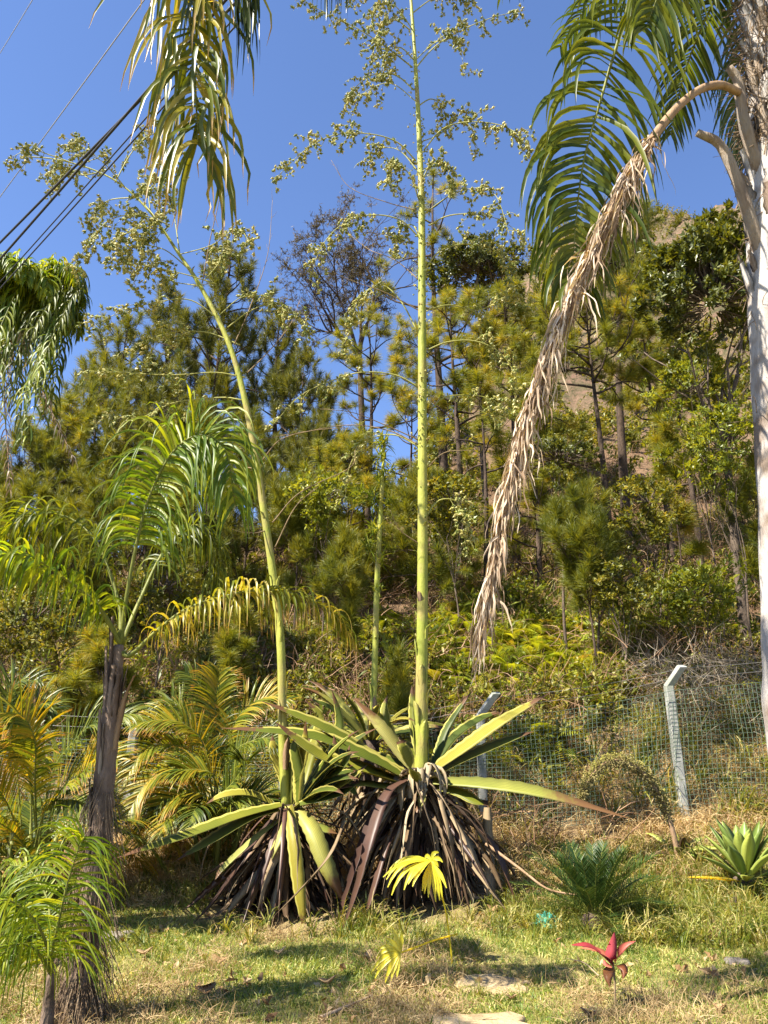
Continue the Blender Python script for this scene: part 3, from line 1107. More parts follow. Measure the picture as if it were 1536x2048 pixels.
def stalk(parent, px, ws, Y0, bracts=24, mat='stalk'):
    """px: traced axis, ws: widths in photograph pixels"""
    cp = [P(u, v, Y0) for u, v in px]
    k = len(px)
    n = 60
    pts = spline(cp, n)
    rr = []
    for i in range(n):
        t = i / (n - 1) * (k - 1)
        j = min(int(t), k - 2)
        wpx = lerp(ws[j], ws[j + 1], t - j)
        depth = (pts[i] - V((0, 0, CAMZ))).dot(V((0, math.cos(PITCH), math.sin(PITCH))))
        rr.append(wpx * .5 * depth / FPX)
    mb = MB()
    mb.tube(pts, rr, 14)
    o = mb.build('flower_stalk', M[mat], parent)
    for i in range(bracts):
        s = .02 + .75 * (i / bracts) ** 1.15
        q = s * (n - 1)
        j = int(q)
        p = pts[j].lerp(pts[j + 1], q - j)
        r = rr[j]
        a = i * 2.4 + .5
        d = V((math.cos(a), math.sin(a), 0))
        le = lerp(.42, .05, min(1, s * 3.2)) * U(.8, 1.1)
        wv = lerp(r * 1.9, .02, min(1, s * 2.2))
        dry = U(0, 1) < .2
        q0 = p + d * r * .96
        agave_leaf(parent, [q0, q0 + V((0, 0, le * .4)) + d * .01, q0 + V((0, 0, le * .75)) + d * .02, q0 + V((0, 0, le)) + d * U(.0, .07)], wv, 'petiole_dry' if dry else ('stalk' if s < .5 else 'agave_pale'), 'bract', -.3, 8, .004, nrm=d)
    return pts, rr


def skirt(parent, c, zg, n, L0, L1, mats, neck=.75, seed=1, wl=.066, az=(0, 6.28), gg=(.45, 1.1), up=(-.35, .5)):
    for i in range(n):
        a = U(*az)
        f = (i + .5) / n                       # 0 top .. 1 bottom of the neck
        z = lerp(c.z, lerp(c.z, zg, neck), f)
        cone = U(0, 1) < .72
        d = V((math.cos(a), math.sin(a), U(-1.7, -.25) if cone else U(*up) - f * .5))
        p = V((c.x, c.y, z)) + V((math.cos(a), math.sin(a), 0)) * U(.04, .16)
        ct = leaf_ctrl(p, d, U(L0, L1) * (1 - .3 * f), U(.02, .3) if cone else U(*gg), 8, True, .07 if cone else .2)
        agave_leaf(parent, ct, wl * U(.3, 1.15), R.choice(mats), 'dead_leaf', U(.2, .9), 12, .004, tooth=.08, twist=U(-2.6, 2.6))


FG = 'flowering furcraea plants'
# --- the tallest one
Y1 = 8.6
c1 = P(842, 1545, Y1)
g1 = G(c1.x, Y1)
f1 = thing('flowering_furcraea', 'huge variegated furcraea rosette with the tallest flower stalk and a thick skirt of dead leaves', 'plant', (c1.x, Y1, g1), FG)
sp = [(842, 1560), (843, 1400), (845, 1200), (845, 900), (844, 600), (843, 400), (835, 200), (822, 0), (812, -120)]
stalk(f1, sp, [27, 25, 22, 18.5, 16, 13, 9, 6, 4], Y1, 34)
mb = MB()
mb.tube([(c1.x, Y1, g1 - .1), (c1.x, Y1, g1 + .7), (c1.x, Y1, c1.z + .05)], [.2, .17, .13], 12)
mb.build('trunk', M['pine_bark'], f1)
LV = [  # traced leaves: control pixels with distances, width in metres, material
    ([(830, 1560, 8.55), (760, 1530, 8.45), (650, 1460, 8.3), (522, 1402, 8.2)], .17, 'agave'),
    ([(820, 1565, 8.5), (740, 1520, 8.3), (620, 1475, 8.15), (440, 1456, 8.0)], .17, 'agave'),
    ([(815, 1572, 8.5), (735, 1545, 8.2), (640, 1515, 8.0), (548, 1443, 7.9)], .18, 'agave'),
    ([(835, 1550, 8.6), (800, 1510, 8.6), (755, 1450, 8.6), (706, 1396, 8.7)], .14, 'agave_pale'),
    ([(856, 1550, 8.6), (930, 1500, 8.5), (1000, 1450, 8.45), (1100, 1386, 8.4)], .17, 'agave'),
    ([(862, 1555, 8.6), (930, 1520, 8.5), (1000, 1490, 8.45), (1068, 1463, 8.4)], .14, 'agave'),
    ([(865, 1566, 8.5), (960, 1572, 8.2), (1080, 1590, 8.0), (1262, 1638, 7.9)], .15, 'agave_pale'),
    ([(860, 1548, 8.7), (880, 1500, 8.8), (900, 1450, 8.9), (945, 1380, 9.0)], .1, 'agave'),
    ([(836, 1575, 8.4), (822, 1540, 8.2), (806, 1500, 8.1), (800, 1482, 8.1)], .13, 'agave'),
    ([(870, 1575, 8.5), (920, 1590, 8.3), (950, 1605, 8.2), (976, 1610, 8.2)], .12, 'agave'),
    ([(825, 1575, 8.45), (770, 1575, 8.3), (720, 1570, 8.2), (672, 1578, 8.1)], .09, 'agave_pale'),
    ([(850, 1545, 8.75), (835, 1480, 8.9), (828, 1420, 9.0), (824, 1370, 9.05)], .12, 'agave'),
    ([(845, 1545, 8.7), (790, 1490, 8.9), (770, 1430, 9.1), (775, 1390, 9.15)], .11, 'agave'),
    ([(860, 1548, 8.8), (905, 1480, 9.1), (960, 1440, 9.3), (1000, 1425, 9.4)], .12, 'agave'),
    ([(838, 1580, 8.4), (845, 1600, 8.25), (833, 1625, 8.2)], .07, 'agave_pale'),
]
for ct, wd, mt in LV:
    agave_leaf(f1, [P(*q) for q in ct], wd, mt, 'leaf', .5, 24, .014, trunc=wd in (.13, .12, .07) and len(ct) < 4 or ct[-1][0] in (976, 800, 672))
for i in range(2):
    a = U(1.4, 2.8)
    p = c1 + V((math.cos(a) * .08, math.sin(a) * .08, 0))
    agave_leaf(f1, leaf_ctrl(p, V((math.cos(a), math.sin(a) + .3, U(.3, 1.1))), U(.7, 1.2), .12), U(.1, .14), 'agave', 'leaf', .5, 20, .012)
PUR = [
    ([(800, 1585, 8.35), (760, 1615, 8.1), (728, 1690, 7.9), (690, 1800, 7.8), (668, 1872, 7.75)], .125),
    ([(815, 1560, 8.4), (775, 1590, 8.0), (742, 1680, 7.7), (715, 1780, 7.6), (672, 1900, 7.5)], .12),
    ([(800, 1650, 8.3), (775, 1690, 8.0), (745, 1790, 7.8), (710, 1900, 7.7)], .07),
    ([(895, 1620, 8.3), (935, 1690, 8.0), (975, 1770, 7.9), (1035, 1850, 7.8)], .085),
    ([(940, 1640, 8.3), (985, 1690, 8.2), (1015, 1760, 8.1), (1040, 1830, 8.1)], .09),
]
for i, (ct, wd) in enumerate(PUR):
    agave_leaf(f1, [P(*q) for q in ct], wd, 'agave_purple' if i != 3 else 'agave_dead', 'dead_leaf', .4, 18, .008, label='long dead purple brown leaf' if i != 3 else None)
agave_leaf(f1, [P(975, 1615, 8.55), P(976, 1700, 8.45), P(980, 1780, 8.3), P(1000, 1850, 8.2)], .125, 'agave_dead', 'dead_leaf', .1, 12, .01, tint=.95)
skirt(f1, c1, g1, 250, .7, 1.45, ['agave_dead', 'agave_dead', 'agave_tan', 'agave_dead', 'agave_tan', 'agave_purple'])
for i in range(26):                                    # curled dry leaf bases round the crown
    a = U(0, 6.28)
    p = c1 + V((math.cos(a) * .12, math.sin(a) * .12, U(-.1, .06)))
    agave_leaf(f1, leaf_ctrl(p, V((math.cos(a), math.sin(a), U(-.1, .8))), U(.3, .7), U(.8, 1.6), 8, True, .2), U(.04, .09), 'agave_tan', 'dead_leaf', .7, 10, .004, tint=U(.6, 1), twist=U(-2, 2))
B1 = [
    ([(838, 475), (800, 440), (745, 430), (690, 445), (645, 490), (618, 560)], -.5, 1.15),
    ([(832, 322), (795, 285), (740, 268), (670, 270), (610, 300), (553, 355)], -.6, 1.1),
    ([(825, 135), (780, 100), (720, 60), (660, 30), (600, 0)], -.3, .7),
    ([(828, 180), (790, 150), (745, 150), (705, 180), (690, 200)], .3, .9),
    ([(820, 60), (790, 40), (760, 60), (745, 110)], -.5, 1.3),
    ([(828, 120), (800, 95), (770, 110), (760, 160)], -.2, 1.6),
    ([(815, -40), (770, -60), (730, -30), (700, 10)], .2, .8),
    ([(860, 450), (895, 432), (945, 428), (1000, 440), (1058, 480)], -.3, .55),
    ([(852, 535), (880, 502), (930, 488), (985, 498), (1012, 530), (1020, 575)], .4, .9),
    ([(848, 300), (885, 258), (935, 244), (1000, 250), (1040, 275), (1055, 320)], -.4, 1.0),
    ([(832, 215), (862, 198), (885, 215), (900, 265)], .3, .9),
    ([(828, 140), (868, 95), (920, 62), (985, 35), (1050, 20)], -.4, .85),
    ([(820, 30), (860, 0), (900, -20), (940, 20)], .4, .9),
    ([(838, 400), (820, 350), (790, 330), (775, 370)], -.5, 1.2),
    ([(840, 370), (862, 330), (890, 330), (905, 380)], -.3, 1.3),
    ([(842, 480), (825, 450), (800, 460), (790, 500)], .4, 1.3),
    ([(855, 700), (895, 684), (950, 682), (1000, 705), (1030, 750), (1035, 790)], -.2, .8),
    ([(838, 775), (790, 750), (720, 745), (655, 765), (600, 792), (545, 850)], -.3, .3),
    ([(836, 665), (800, 600), (760, 570), (715, 600), (700, 660), (698, 720)], .4, .9),
    ([(852, 1030), (880, 1000), (915, 1005), (932, 1050), (925, 1110)], .2, .9),
    ([(840, 895), (790, 870), (740, 880), (700, 930), (690, 1000)], .3, .5),
    ([(855, 620), (900, 610), (960, 620), (1020, 590), (1075, 610)], .5, .8),
    ([(850, 850), (880, 800), (930, 790), (985, 800), (1020, 840)], .4, .5),
]
for px, dy, de in B1:
    flower_branch(f1, px, Y1, dy, de)
for px, dy in [([(838, 880), (770, 850), (705, 825), (640, 818)], -.4), ([(838, 890), (780, 862), (700, 850), (600, 865), (520, 880)], .3),
               ([(836, 620), (770, 585), (700, 560), (640, 530)], -.4), ([(832, 420), (775, 405), (700, 375), (662, 320)], .1),
               ([(855, 935), (890, 905), (950, 900)], -.3), ([(842, 1090), (800, 1060), (780, 1020)], -.2), ([(838, 560), (790, 520), (740, 500), (700, 470)], .5)]:
    flower_branch(f1, px, Y1, dy, bare=True, r0=.008)
for i in range(7):                                     # finer side branches all round the upper stem
    v = lerp(-20, 420, i / 6) + U(-15, 15)
    u = float(np.interp(v, [-120, 0, 200, 400, 600], [812, 822, 835, 843, 844]))
    sg = -1 if i % 2 else 1
    L_ = U(70, 190) * (.7 if v < 100 else 1)
    flower_branch(f1, [(u, v), (u + sg * L_ * .4, v - U(20, 55)), (u + sg * L_ * .8, v - U(10, 60)), (u + sg * L_, v + U(-20, 50))], Y1, U(-1.1, 1.1), .75, r0=.008, start=.3)
# bulbil bunches sitting directly on the stem
for (u, v, k) in [(843, 330, 60), (842, 370, 60), (846, 395, 50), (835, 250, 30), (846, 470, 40), (838, 560, 24), (852, 640, 24), (840, 770, 30), (850, 790, 24), (845, 830, 24), (838, 880, 30), (850, 900, 20), (853, 1010, 14), (828, 160, 24), (822, 90, 30)]:
    bb = MB()
    for i in range(k):
        p = P(u + R.gauss(0, 9), v + R.gauss(0, 22), Y1 + R.gauss(0, .06))
        bulb(bb, p, rdir(), .045 * U(.6, 1.1), U(0, 1))
    o = bb.build('bulbils', M['bulbil'], f1, False)
    o['kind'] = 'stuff'

# --- the leaning one on the left
Y2 = 8.3
c2 = P(578, 1615, Y2)
g2 = G(c2.x, Y2)
f2 = thing('flowering_furcraea', 'furcraea with a leaning curved flower stalk and yellow edged leaves reaching over the grass', 'plant', (c2.x, Y2, g2), FG)
mb = MB()
mb.tube([(c2.x, Y2, g2 - .1), (c2.x, Y2, g2 + .5), (c2.x, Y2, c2.z + .03)], [.18, .15, .11], 12)
mb.build('trunk', M['pine_bark'], f2)
stalk(f2, [(572, 1625), (566, 1500), (562, 1300), (550, 1180), (520, 970), (490, 800), (455, 680), (402, 575), (358, 508), (303, 428), (250, 375), (195, 343), (120, 320), (45, 312)], [20, 18, 17, 16, 14.5, 12.5, 10.5, 8.5, 6.5, 4.5, 3.5, 3, 2.5, 2], Y2, 30)
LV2 = [
    ([(565, 1612, 8.2), (480, 1635, 7.8), (370, 1675, 7.4), (228, 1718, 7.1)], .135, 'agave'),
    ([(560, 1620, 8.15), (500, 1640, 7.85), (430, 1680, 7.55), (352, 1722, 7.4)], .14, 'agave'),
    ([(578, 1612, 8.1), (588, 1680, 7.85), (600, 1780, 7.75), (611, 1872, 7.75)], .11, 'agave'),
    ([(595, 1622, 8.15), (625, 1665, 7.9), (655, 1740, 7.8), (690, 1810, 7.85)], .145, 'agave_pale'),
    ([(545, 1608, 8.3), (500, 1590, 8.2), (450, 1592, 8.1), (412, 1608, 8.1)], .1, 'agave'),
    ([(596, 1600, 8.10), (600, 1550, 8.10), (612, 1500, 8.10), (612, 1440, 8.00)], .11, 'agave'),
    ([(602, 1605, 8.10), (640, 1540, 8.15), (650, 1500, 8.10), (632, 1480, 8.00)], .12, 'agave'),
    ([(605, 1608, 8.10), (640, 1560, 8.20), (670, 1520, 8.20), (668, 1470, 8.20)], .11, 'agave'),
    ([(600, 1610, 8.00), (680, 1590, 8.10), (720, 1560, 8.20)], .1, 'agave'),
    ([(598, 1605, 8.1), (600, 1560, 8.1), (590, 1500, 8.1), (596, 1470, 8.1)], .1, 'agave'),
    ([(606, 1610, 8.1), (650, 1570, 8.05), (690, 1530, 8.0), (700, 1490, 8.0)], .1, 'agave'),
    ([(606, 1612, 8.1), (660, 1585, 8.05), (700, 1560, 8.0), (735, 1530, 8.0)], .09, 'agave'),
    ([(600, 1600, 8.5), (620, 1530, 8.7), (640, 1440, 8.8), (610, 1400, 8.8)], .11, 'agave'),
    ([(600, 1600, 8.6), (660, 1520, 8.8), (680, 1450, 8.9), (664, 1380, 8.9)], .11, 'agave'),
    ([(620, 1605, 8.3), (650, 1580, 8.2), (690, 1570, 8.2), (720, 1600, 8.15)], .11, 'agave'),
    ([(585, 1605, 8.5), (560, 1540, 8.6), (548, 1500, 8.6), (545, 1470, 8.6)], .1, 'agave'),
    ([(560, 1640, 8.1), (510, 1680, 7.9), (450, 1735, 7.85), (430, 1760, 7.8)], .07, 'agave_pale'),
    ([(572, 1640, 8.0), (560, 1680, 7.85), (535, 1730, 7.8), (518, 1775, 7.8)], .07, 'agave_pale'),
    ([(600, 1650, 8.1), (640, 1660, 8.0), (675, 1668, 8.0)], .09, 'agave_pale'),
]
for ct, wd, mt in LV2:
    agave_leaf(f2, [P(*q) for q in ct], wd, mt, 'leaf', .5, 24, .012, trunc=ct[-1][0] == 518)
for i in range(16):
    a = U(-1.0, 1.9)
    p = c2 + V((math.cos(a) * .1, math.sin(a) * .1, 0))
    agave_leaf(f2, leaf_ctrl(p, V((math.cos(a), math.sin(a), U(.4, 1.5))), U(.7, 1.15), .15), U(.08, .12), 'agave', 'leaf', .5, 18, .01, tint=U(0, .6))
agave_leaf(f2, [P(545, 1640, 8.1), P(500, 1700, 7.9), P(440, 1790, 7.75), P(382, 1852, 7.65)], .1, 'agave_purple', 'dead_leaf', .4, 18, .008)
agave_leaf(f2, [P(690, 1640, 8.1), P(660, 1710, 7.6), P(600, 1780, 7.5), P(550, 1830, 7.45)], .035, 'agave_dead', 'dead_leaf', .4, 18, .006, tint=.7)
skirt(f2, c2, g2, 210, .6, 1.3, ['agave_dead', 'agave_dead', 'agave_dead', 'agave_tan', 'agave_dead', 'agave_purple'], .8)
B2 = [
    ([(432, 568), (375, 550), (300, 533), (228, 522)], -.3, 1.0),
    ([(440, 640), (380, 600), (310, 605), (240, 625), (180, 655)], -.4, .9),
    ([(480, 690), (410, 664), (330, 668), (240, 705)], .3, .6),
    ([(340, 450), (280, 430), (220, 440), (180, 485), (148, 530)], -.3, 1.2),
    ([(300, 420), (300, 380), (330, 340), (345, 300)], .2, 1.0),
    ([(360, 510), (350, 440), (340, 380), (330, 330)], .4, 1.2),
    ([(250, 375), (225, 345), (200, 320), (150, 300)], -.4, 1.0),
    ([(200, 345), (160, 350), (130, 335), (100, 345)], -.2, 1.1),
    ([(270, 395), (220, 400), (190, 420), (175, 450)], .3, 1.2),
    ([(230, 365), (260, 310), (285, 280), (300, 250)], .3, .8),
    ([(150, 328), (100, 310), (60, 300), (15, 318)], -.2, .8),
    ([(380, 540), (330, 500), (280, 490), (240, 500)], .4, 1.1),
    ([(410, 560), (440, 520), (430, 490)], .5, 1.0),
    ([(455, 655), (500, 622), (555, 605), (600, 640), (612, 680)], -.3, .8),
    ([(485, 800), (440, 795), (350, 805), (280, 835), (210, 830)], .3, .35),
    ([(490, 755), (430, 745), (340, 750), (250, 745), (170, 742)], -.2, .5),
    ([(320, 440), (270, 460), (230, 480), (215, 520)], -.5, 1.1),
    ([(290, 410), (310, 440), (280, 470)], -.3, 1.3),
]
for px, dy, de in B2:
    flower_branch(f2, px, Y2, dy, de, r0=.009)
for i in range(7):
    q = lerp(.1, 1, i / 6)
    u = float(np.interp(q, [0, .3, .6, 1], [455, 385, 303, 110]))
    v = float(np.interp(q, [0, .3, .6, 1], [680, 550, 428, 318]))
    sg = -1 if i % 2 else 1
    L_ = U(70, 170) * (1 - .35 * q)
    flower_branch(f2, [(u, v), (u + sg * L_ * .45, v - U(10, 50) * (1 if sg > 0 else .4)), (u + sg * L_ * .8, v - U(0, 60)), (u + sg * L_, v + U(-50, 50))], Y2, U(-1.1, 1.1), .8, r0=.007, start=.3)
for px, dy in [([(468, 690), (500, 615), (535, 510), (545, 400)], .3), ([(405, 565), (420, 480), (438, 400), (448, 310)], -.2), ([(495, 745), (540, 700), (580, 650), (600, 600)], .3),
               ([(525, 920), (560, 880), (620, 862), (690, 855)], -.3), ([(545, 1045), (600, 985), (700, 935), (710, 900)], .2), ([(550, 1095), (590, 1015), (635, 975)], -.2),
               ([(520, 940), (490, 935), (465, 945)], .2), ([(535, 1060), (510, 1066), (485, 1062)], -.3)]:
    flower_branch(f2, px, Y2, dy, bare=True, r0=.008)

# --- the third, shorter one behind
Y3 = 9.6
c3 = P(742, 1480, Y3)
g3 = G(c3.x, Y3)
f3 = thing('flowering_furcraea', 'smaller furcraea behind, with a shorter flower stalk carrying leafy plantlet tufts', 'plant', (c3.x, Y3, g3), FG)
stalk(f3, [(742, 1490), (748, 1380), (753, 1200), (758, 1080), (764, 980), (768, 890)], [15, 13, 12, 10, 8, 5], Y3, 16)
mb = MB()
mb.tube([(c3.x, Y3, g3 - .1), (c3.x, Y3, c3.z)], [.14, .1], 10)
mb.build('trunk', M['pine_bark'], f3)
for i in range(14):
    a = i * 2.4
    p = c3 + V((math.cos(a) * .08, math.sin(a) * .08, 0))
    agave_leaf(f3, leaf_ctrl(p, V((math.cos(a), math.sin(a), U(.3, 1.6))), U(.7, 1.1), .15), U(.07, .11), 'agave' if i % 3 else 'agave_pale', 'leaf', .5, 18, .01)
skirt(f3, c3, g3, 50, .5, .9, ['agave_dead'], .8)
for (u, v, k, s) in [(766, 888, 16, .2), (762, 915, 10, .17), (745, 1000, 12, .2), (780, 1008, 12, .2), (720, 985, 8, .18), (738, 1095, 12, .22), (758, 1120, 8, .2), (748, 1060, 8, .18), (775, 940, 8, .16), (756, 1180, 6, .13), (762, 960, 8, .15), (740, 1240, 5, .12)]:
    mb = MB()
    ctr = P(u, v, Y3)
    ax = P(762, v, Y3)
    mb.tube([ax, ctr], [.006, .004], 4)
    for i in range(k * 5):
        d = (rdir() + V((0, 0, .5))).normalized()
        le = s * U(.6, 1.1)
        mb.ribbon(droop_path(ctr + rdir() * .06, d, le, 4, .2), [.012, .018, .016, .01, .002], V((0, 0, 1)), .4, U(0, 1))
    mb.build('plantlet_tuft', M['tuft'], f3)


# ------------------------------------------------------------------ palms
def crown_fronds(parent, c, n, L_, mat, ll, wl, seed, el=(.2, 1.2), g=.5, skip=None, nl=60, y_bias=0., lg=.6, rmat='petiole', tint=(0, 1), az=None, wob=.04, plum=.5):
    for i in range(n):
        a = i * 2.39996 + seed if az is None else az[i]
        if skip and skip(a % 6.2832): continue
        d = V((math.cos(a), math.sin(a) + y_bias, U(*el)))
        ct = droop_path(c + V((math.cos(a), math.sin(a), 0)) * .08, d, L_ * U(.85, 1.1), 7, g * U(.8, 1.2))
        frond(parent, ct, M[mat], nl=nl, ll=ll, wl=wl, r0=.028, stem=.14, g=lg, split=False, plum=plum, rmat=rmat, seg=6, tint=tint, nr=16, wob=wob)


def W(*pts): return [P(*p) for p in pts]


# --- big palm at the right edge
YP = 5.5
base = P(1590, 1500, YP)
base = V((base.x + .1, YP, G(base.x + .1, YP) - .1))
crown = P(1532, -160, YP)
big = thing('queen_palm', 'big palm with a pale grey scarred trunk at the right edge, shadow dappled', 'palm', tuple(base))
tp = [base] + W((1600, 1500, YP), (1586, 1300, YP), (1573, 1000, YP), (1556, 750, YP), (1544, 500, YP), (1542, 250, YP), (1537, 50, YP)) + [crown]
pts = spline(tp, 90)
mb = MB()
rr = []
for i, p in enumerate(pts):
    s = i / 89
    r = lerp(.205, .19, s) + .004 * math.sin(i * .9)
    if s > .80: r += .02 * (s - .80) / .2
    rr.append(r)
mb.tube(pts, rr, 28)
tk = mb.build('trunk', M['palm_bark'], big)
for (u, v, uu, vv, r, n) in [(1478, 190, 1458, 135, .034, 1), (1478, 345, 1394, 265, .032, 1)]:
    a = P(u + 50, v + 190, YP - .02)
    q = P((u + uu) / 2 + 8, (v + vv) / 2 + (2 if v < 200 else -10), YP - .17)
    e = P(uu, vv, YP - .2)
    ps = spline([a, P(u + 12, v + 60, YP - .14), q, e], 14)
    mb = MB()
    mb.tube(ps, [lerp(.06, r, i / 13) * (1 + .06 * math.sin(i * 1.9)) for i in range(14)], 9)
    mb.build('cut_petiole', M['petiole_cut'], big)
# peeling plates of old leaf bases and fibre on the upper trunk
for i in range(90):
    s = U(.56, 1.0)
    q = s * 89
    j = min(88, int(q))
    p = pts[j]
    a = U(0, 6.28)
    d = V((math.cos(a), math.sin(a), 0))
    q0 = p + d * rr[j] * .98
    le = U(.12, .4)
    ct = [q0, q0 + V((0, 0, le * .5)) + d * .015, q0 + V((0, 0, le)) + d * U(.01, .07)]
    agave_leaf(big, ct, U(.06, .16), 'palm_bark' if U(0, 1) < .6 else 'petiole_cut', 'leaf_base', -.3, 8, .006, nrm=d, trunc=True, tooth=.12)
mb = MB()
for i in range(2400):
    s = U(.72, 1.0) if i < 2200 else U(.45, 1)
    j = min(88, int(s * 89))
    a = U(0, 6.28)
    d = V((math.cos(a), math.sin(a), 0))
    p = pts[j] + d * rr[j]
    mb.tube(droop_path(p, d * U(.1, .6) + V((U(-.5, .5), U(-.5, .5), U(-1, 1))), U(.08, .3), 4, .2, wob=.25), U(.0015, .005), 3, U(0, 1), False)
o = mb.build('trunk_fibre', M['palm_fibre'], big)
o['kind'] = 'stuff'
# the hanging green frond
frond(big, [crown] + W((1400, -200, 5.3), (1290, -80, 5.15), (1240, 70, 5.05), (1200, 205, 5.0), (1168, 320, 5.0), (1152, 440, 5.0), (1144, 560, 5.0)), M['frond'], nl=72, ll=1.02, wl=.046, r0=.03, stem=.2,
      lift=.12, g=.85, plum=.45, fwd=.12, wob=.06, tint=(0, 1), prof=lambda s: (.8 + .2 * math.sin(s * 3)) * (1 - .45 * max(0, s - .6) / .4), upref=V((.2, -1, .2)), nr=40, label='green hanging frond')
frond(big, [crown] + W((1470, -240, 5.0), (1400, -170, 4.75), (1330, -40, 4.6), (1290, 60, 4.6)), M['frond'], nl=46, ll=.9, wl=.044, r0=.03, stem=.25, g=.7, plum=.4, upref=V((.2, -1, .2)), nr=24)
for (dx, dy, dz, ex, ey, ez) in [(-.9, -.3, .9, -2.9, -.7, .3), (-.7, .5, 1.0, -2.4, 1.0, .4), (-.8, -.9, .9, -2.2, -2.0, .4), (-.3, -1.0, 1.0, -.6, -2.3, .5), (-1.1, -.1, 1.3, -3.6, -.4, 1.1), (-1.2, -.5, 1.2, -3.8, -1.4, .8), (-1.3, .3, 1.2, -4.2, .2, .6)]:
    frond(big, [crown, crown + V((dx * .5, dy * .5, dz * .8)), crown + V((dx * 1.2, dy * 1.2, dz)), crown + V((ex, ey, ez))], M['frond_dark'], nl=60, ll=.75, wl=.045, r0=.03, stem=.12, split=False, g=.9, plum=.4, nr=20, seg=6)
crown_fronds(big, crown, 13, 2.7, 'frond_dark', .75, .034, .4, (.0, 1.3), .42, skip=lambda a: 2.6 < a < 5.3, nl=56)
# the dead frond
dc = W((1478, 185, 5.3), (1440, 170, 5.2), (1395, 182, 5.1), (1345, 225, 5.0), (1300, 285, 4.95), (1262, 345, 4.9), (1215, 440, 4.9), (1165, 540, 4.9), (1118, 650, 4.9), (1075, 770, 4.9), (1040, 880, 4.9), (1015, 980, 4.9), (995, 1080, 4.9), (975, 1190, 4.9), (955, 1290, 4.9))
ds = spline(dc, 70)
mb = MB()
mb.tube(ds, [.034 if i < 18 else lerp(.034, .006, (i - 18) / 51) for i in range(70)], 8)
dead = mb.build('dead_frond', M['petiole_dry'], big)
dead['label'] = 'long dry brown frond hanging down'
cnt = 0
lm = MB()
for i in range(1000):
    s = lerp(.27, .97, i / 1000)
    q = s * 69
    j = min(68, int(q))
    p = ds[j].lerp(ds[j + 1], q - j)
    t = (ds[j + 1] - ds[j]).normalized()
    loose = U(0, 1.1)
    d = (t * 1.0 + V((0, 0, -.35)) + rdir() * (.35 if loose < .8 else .95)).normalized()
    le = U(.3, .68) * (1 - .4 * s)
    pp = p + rdir() * lerp(.03, .055, math.sin(math.pi * s)) * (1.2 - .6 * s)
    if loose < .8:
        n = 8
        pl = [pp]
        dirn = d
        for k in range(n):
            q2 = min(68, int((s + (k + 1) * le / 8 / 3.6) * 69))
            t2 = (ds[min(69, q2 + 1)] - ds[q2]).normalized()
            dirn = (dirn * .6 + t2 * .5 + V((0, 0, -.15)) + rdir() * .26).normalized()
            pl.append(pl[-1] + dirn * le / n)
    else:
        pl = droop_path(pp, d, le * .9, 8, 1.1, wob=.42)
    nn = len(pl) - 1
    big_ = cnt < 296 and i % 3 == 0
    mb = MB() if big_ else lm
    mb.ribbon(pl, [U(.006, .018) * (1 - (k / nn) ** 3) + .002 for k in range(nn + 1)], rdir(), .5, U(0, 1), U(-4, 4))
    if big_:
        mb.build('dry_leaflet', M['dead_frond'], dead)
        cnt += 1
lm.build('dry_leaflets', M['dead_frond'], dead)['kind'] = 'stuff'

# --- palm above and left of the camera: one frond hangs into the picture
c = V((-3.9, 2.4, 6.9))
lp = thing('overhead_palm', 'palm mostly above the frame, its yellowing frond hanging down at the upper left', 'palm', (-4.5, 1.5, 0))
tpt = spline([V((-4.5, 1.5, -.1)), V((-4.45, 1.55, 3)), V((-4.15, 2.0, 5.5)), c], 24)
mb = MB()
mb.tube(tpt, [lerp(.17, .12, i / 23) for i in range(24)], 14)
mb.build('trunk', M['palm_bark'], lp)
f_end = W((372, -60, 4.2), (380, 40, 4.2), (388, 130, 4.2), (393, 220, 4.2), (396, 290, 4.2))
a0 = f_end[0]
frond(lp, [c, c.lerp(a0, .45) + V((0, .1, .75)), a0 + V((-.08, -.02, .35))] + f_end, M['frond_yellow'], nl=60, ll=1.0, wl=.034, r0=.03, stem=.26, lift=.1, g=1.0, plum=1.3, spread=.75, fwd=.35, wob=.13, brk=True, tint=(-.1, .8),
      prof=lambda s: 1.1 - .4 * s, upref=V((.1, -1, .1)), nr=36, label='yellowing hanging frond')
f2_ = W((500, -240, 3.9), (585, -180, 3.9), (650, -135, 3.9), (700, -110, 3.9))
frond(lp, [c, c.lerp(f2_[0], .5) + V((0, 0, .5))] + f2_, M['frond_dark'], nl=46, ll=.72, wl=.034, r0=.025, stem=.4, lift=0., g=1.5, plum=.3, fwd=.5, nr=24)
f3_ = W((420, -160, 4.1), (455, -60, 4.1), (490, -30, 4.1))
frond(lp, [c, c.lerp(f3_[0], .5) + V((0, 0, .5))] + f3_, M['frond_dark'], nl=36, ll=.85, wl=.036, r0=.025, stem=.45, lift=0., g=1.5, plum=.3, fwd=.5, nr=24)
crown_fronds(lp, c, 8, 2.0, 'frond_dark', .6, .03, 1.0, (.5, 1.5), .38, nl=46, skip=lambda a: .2 < a < 2.4)

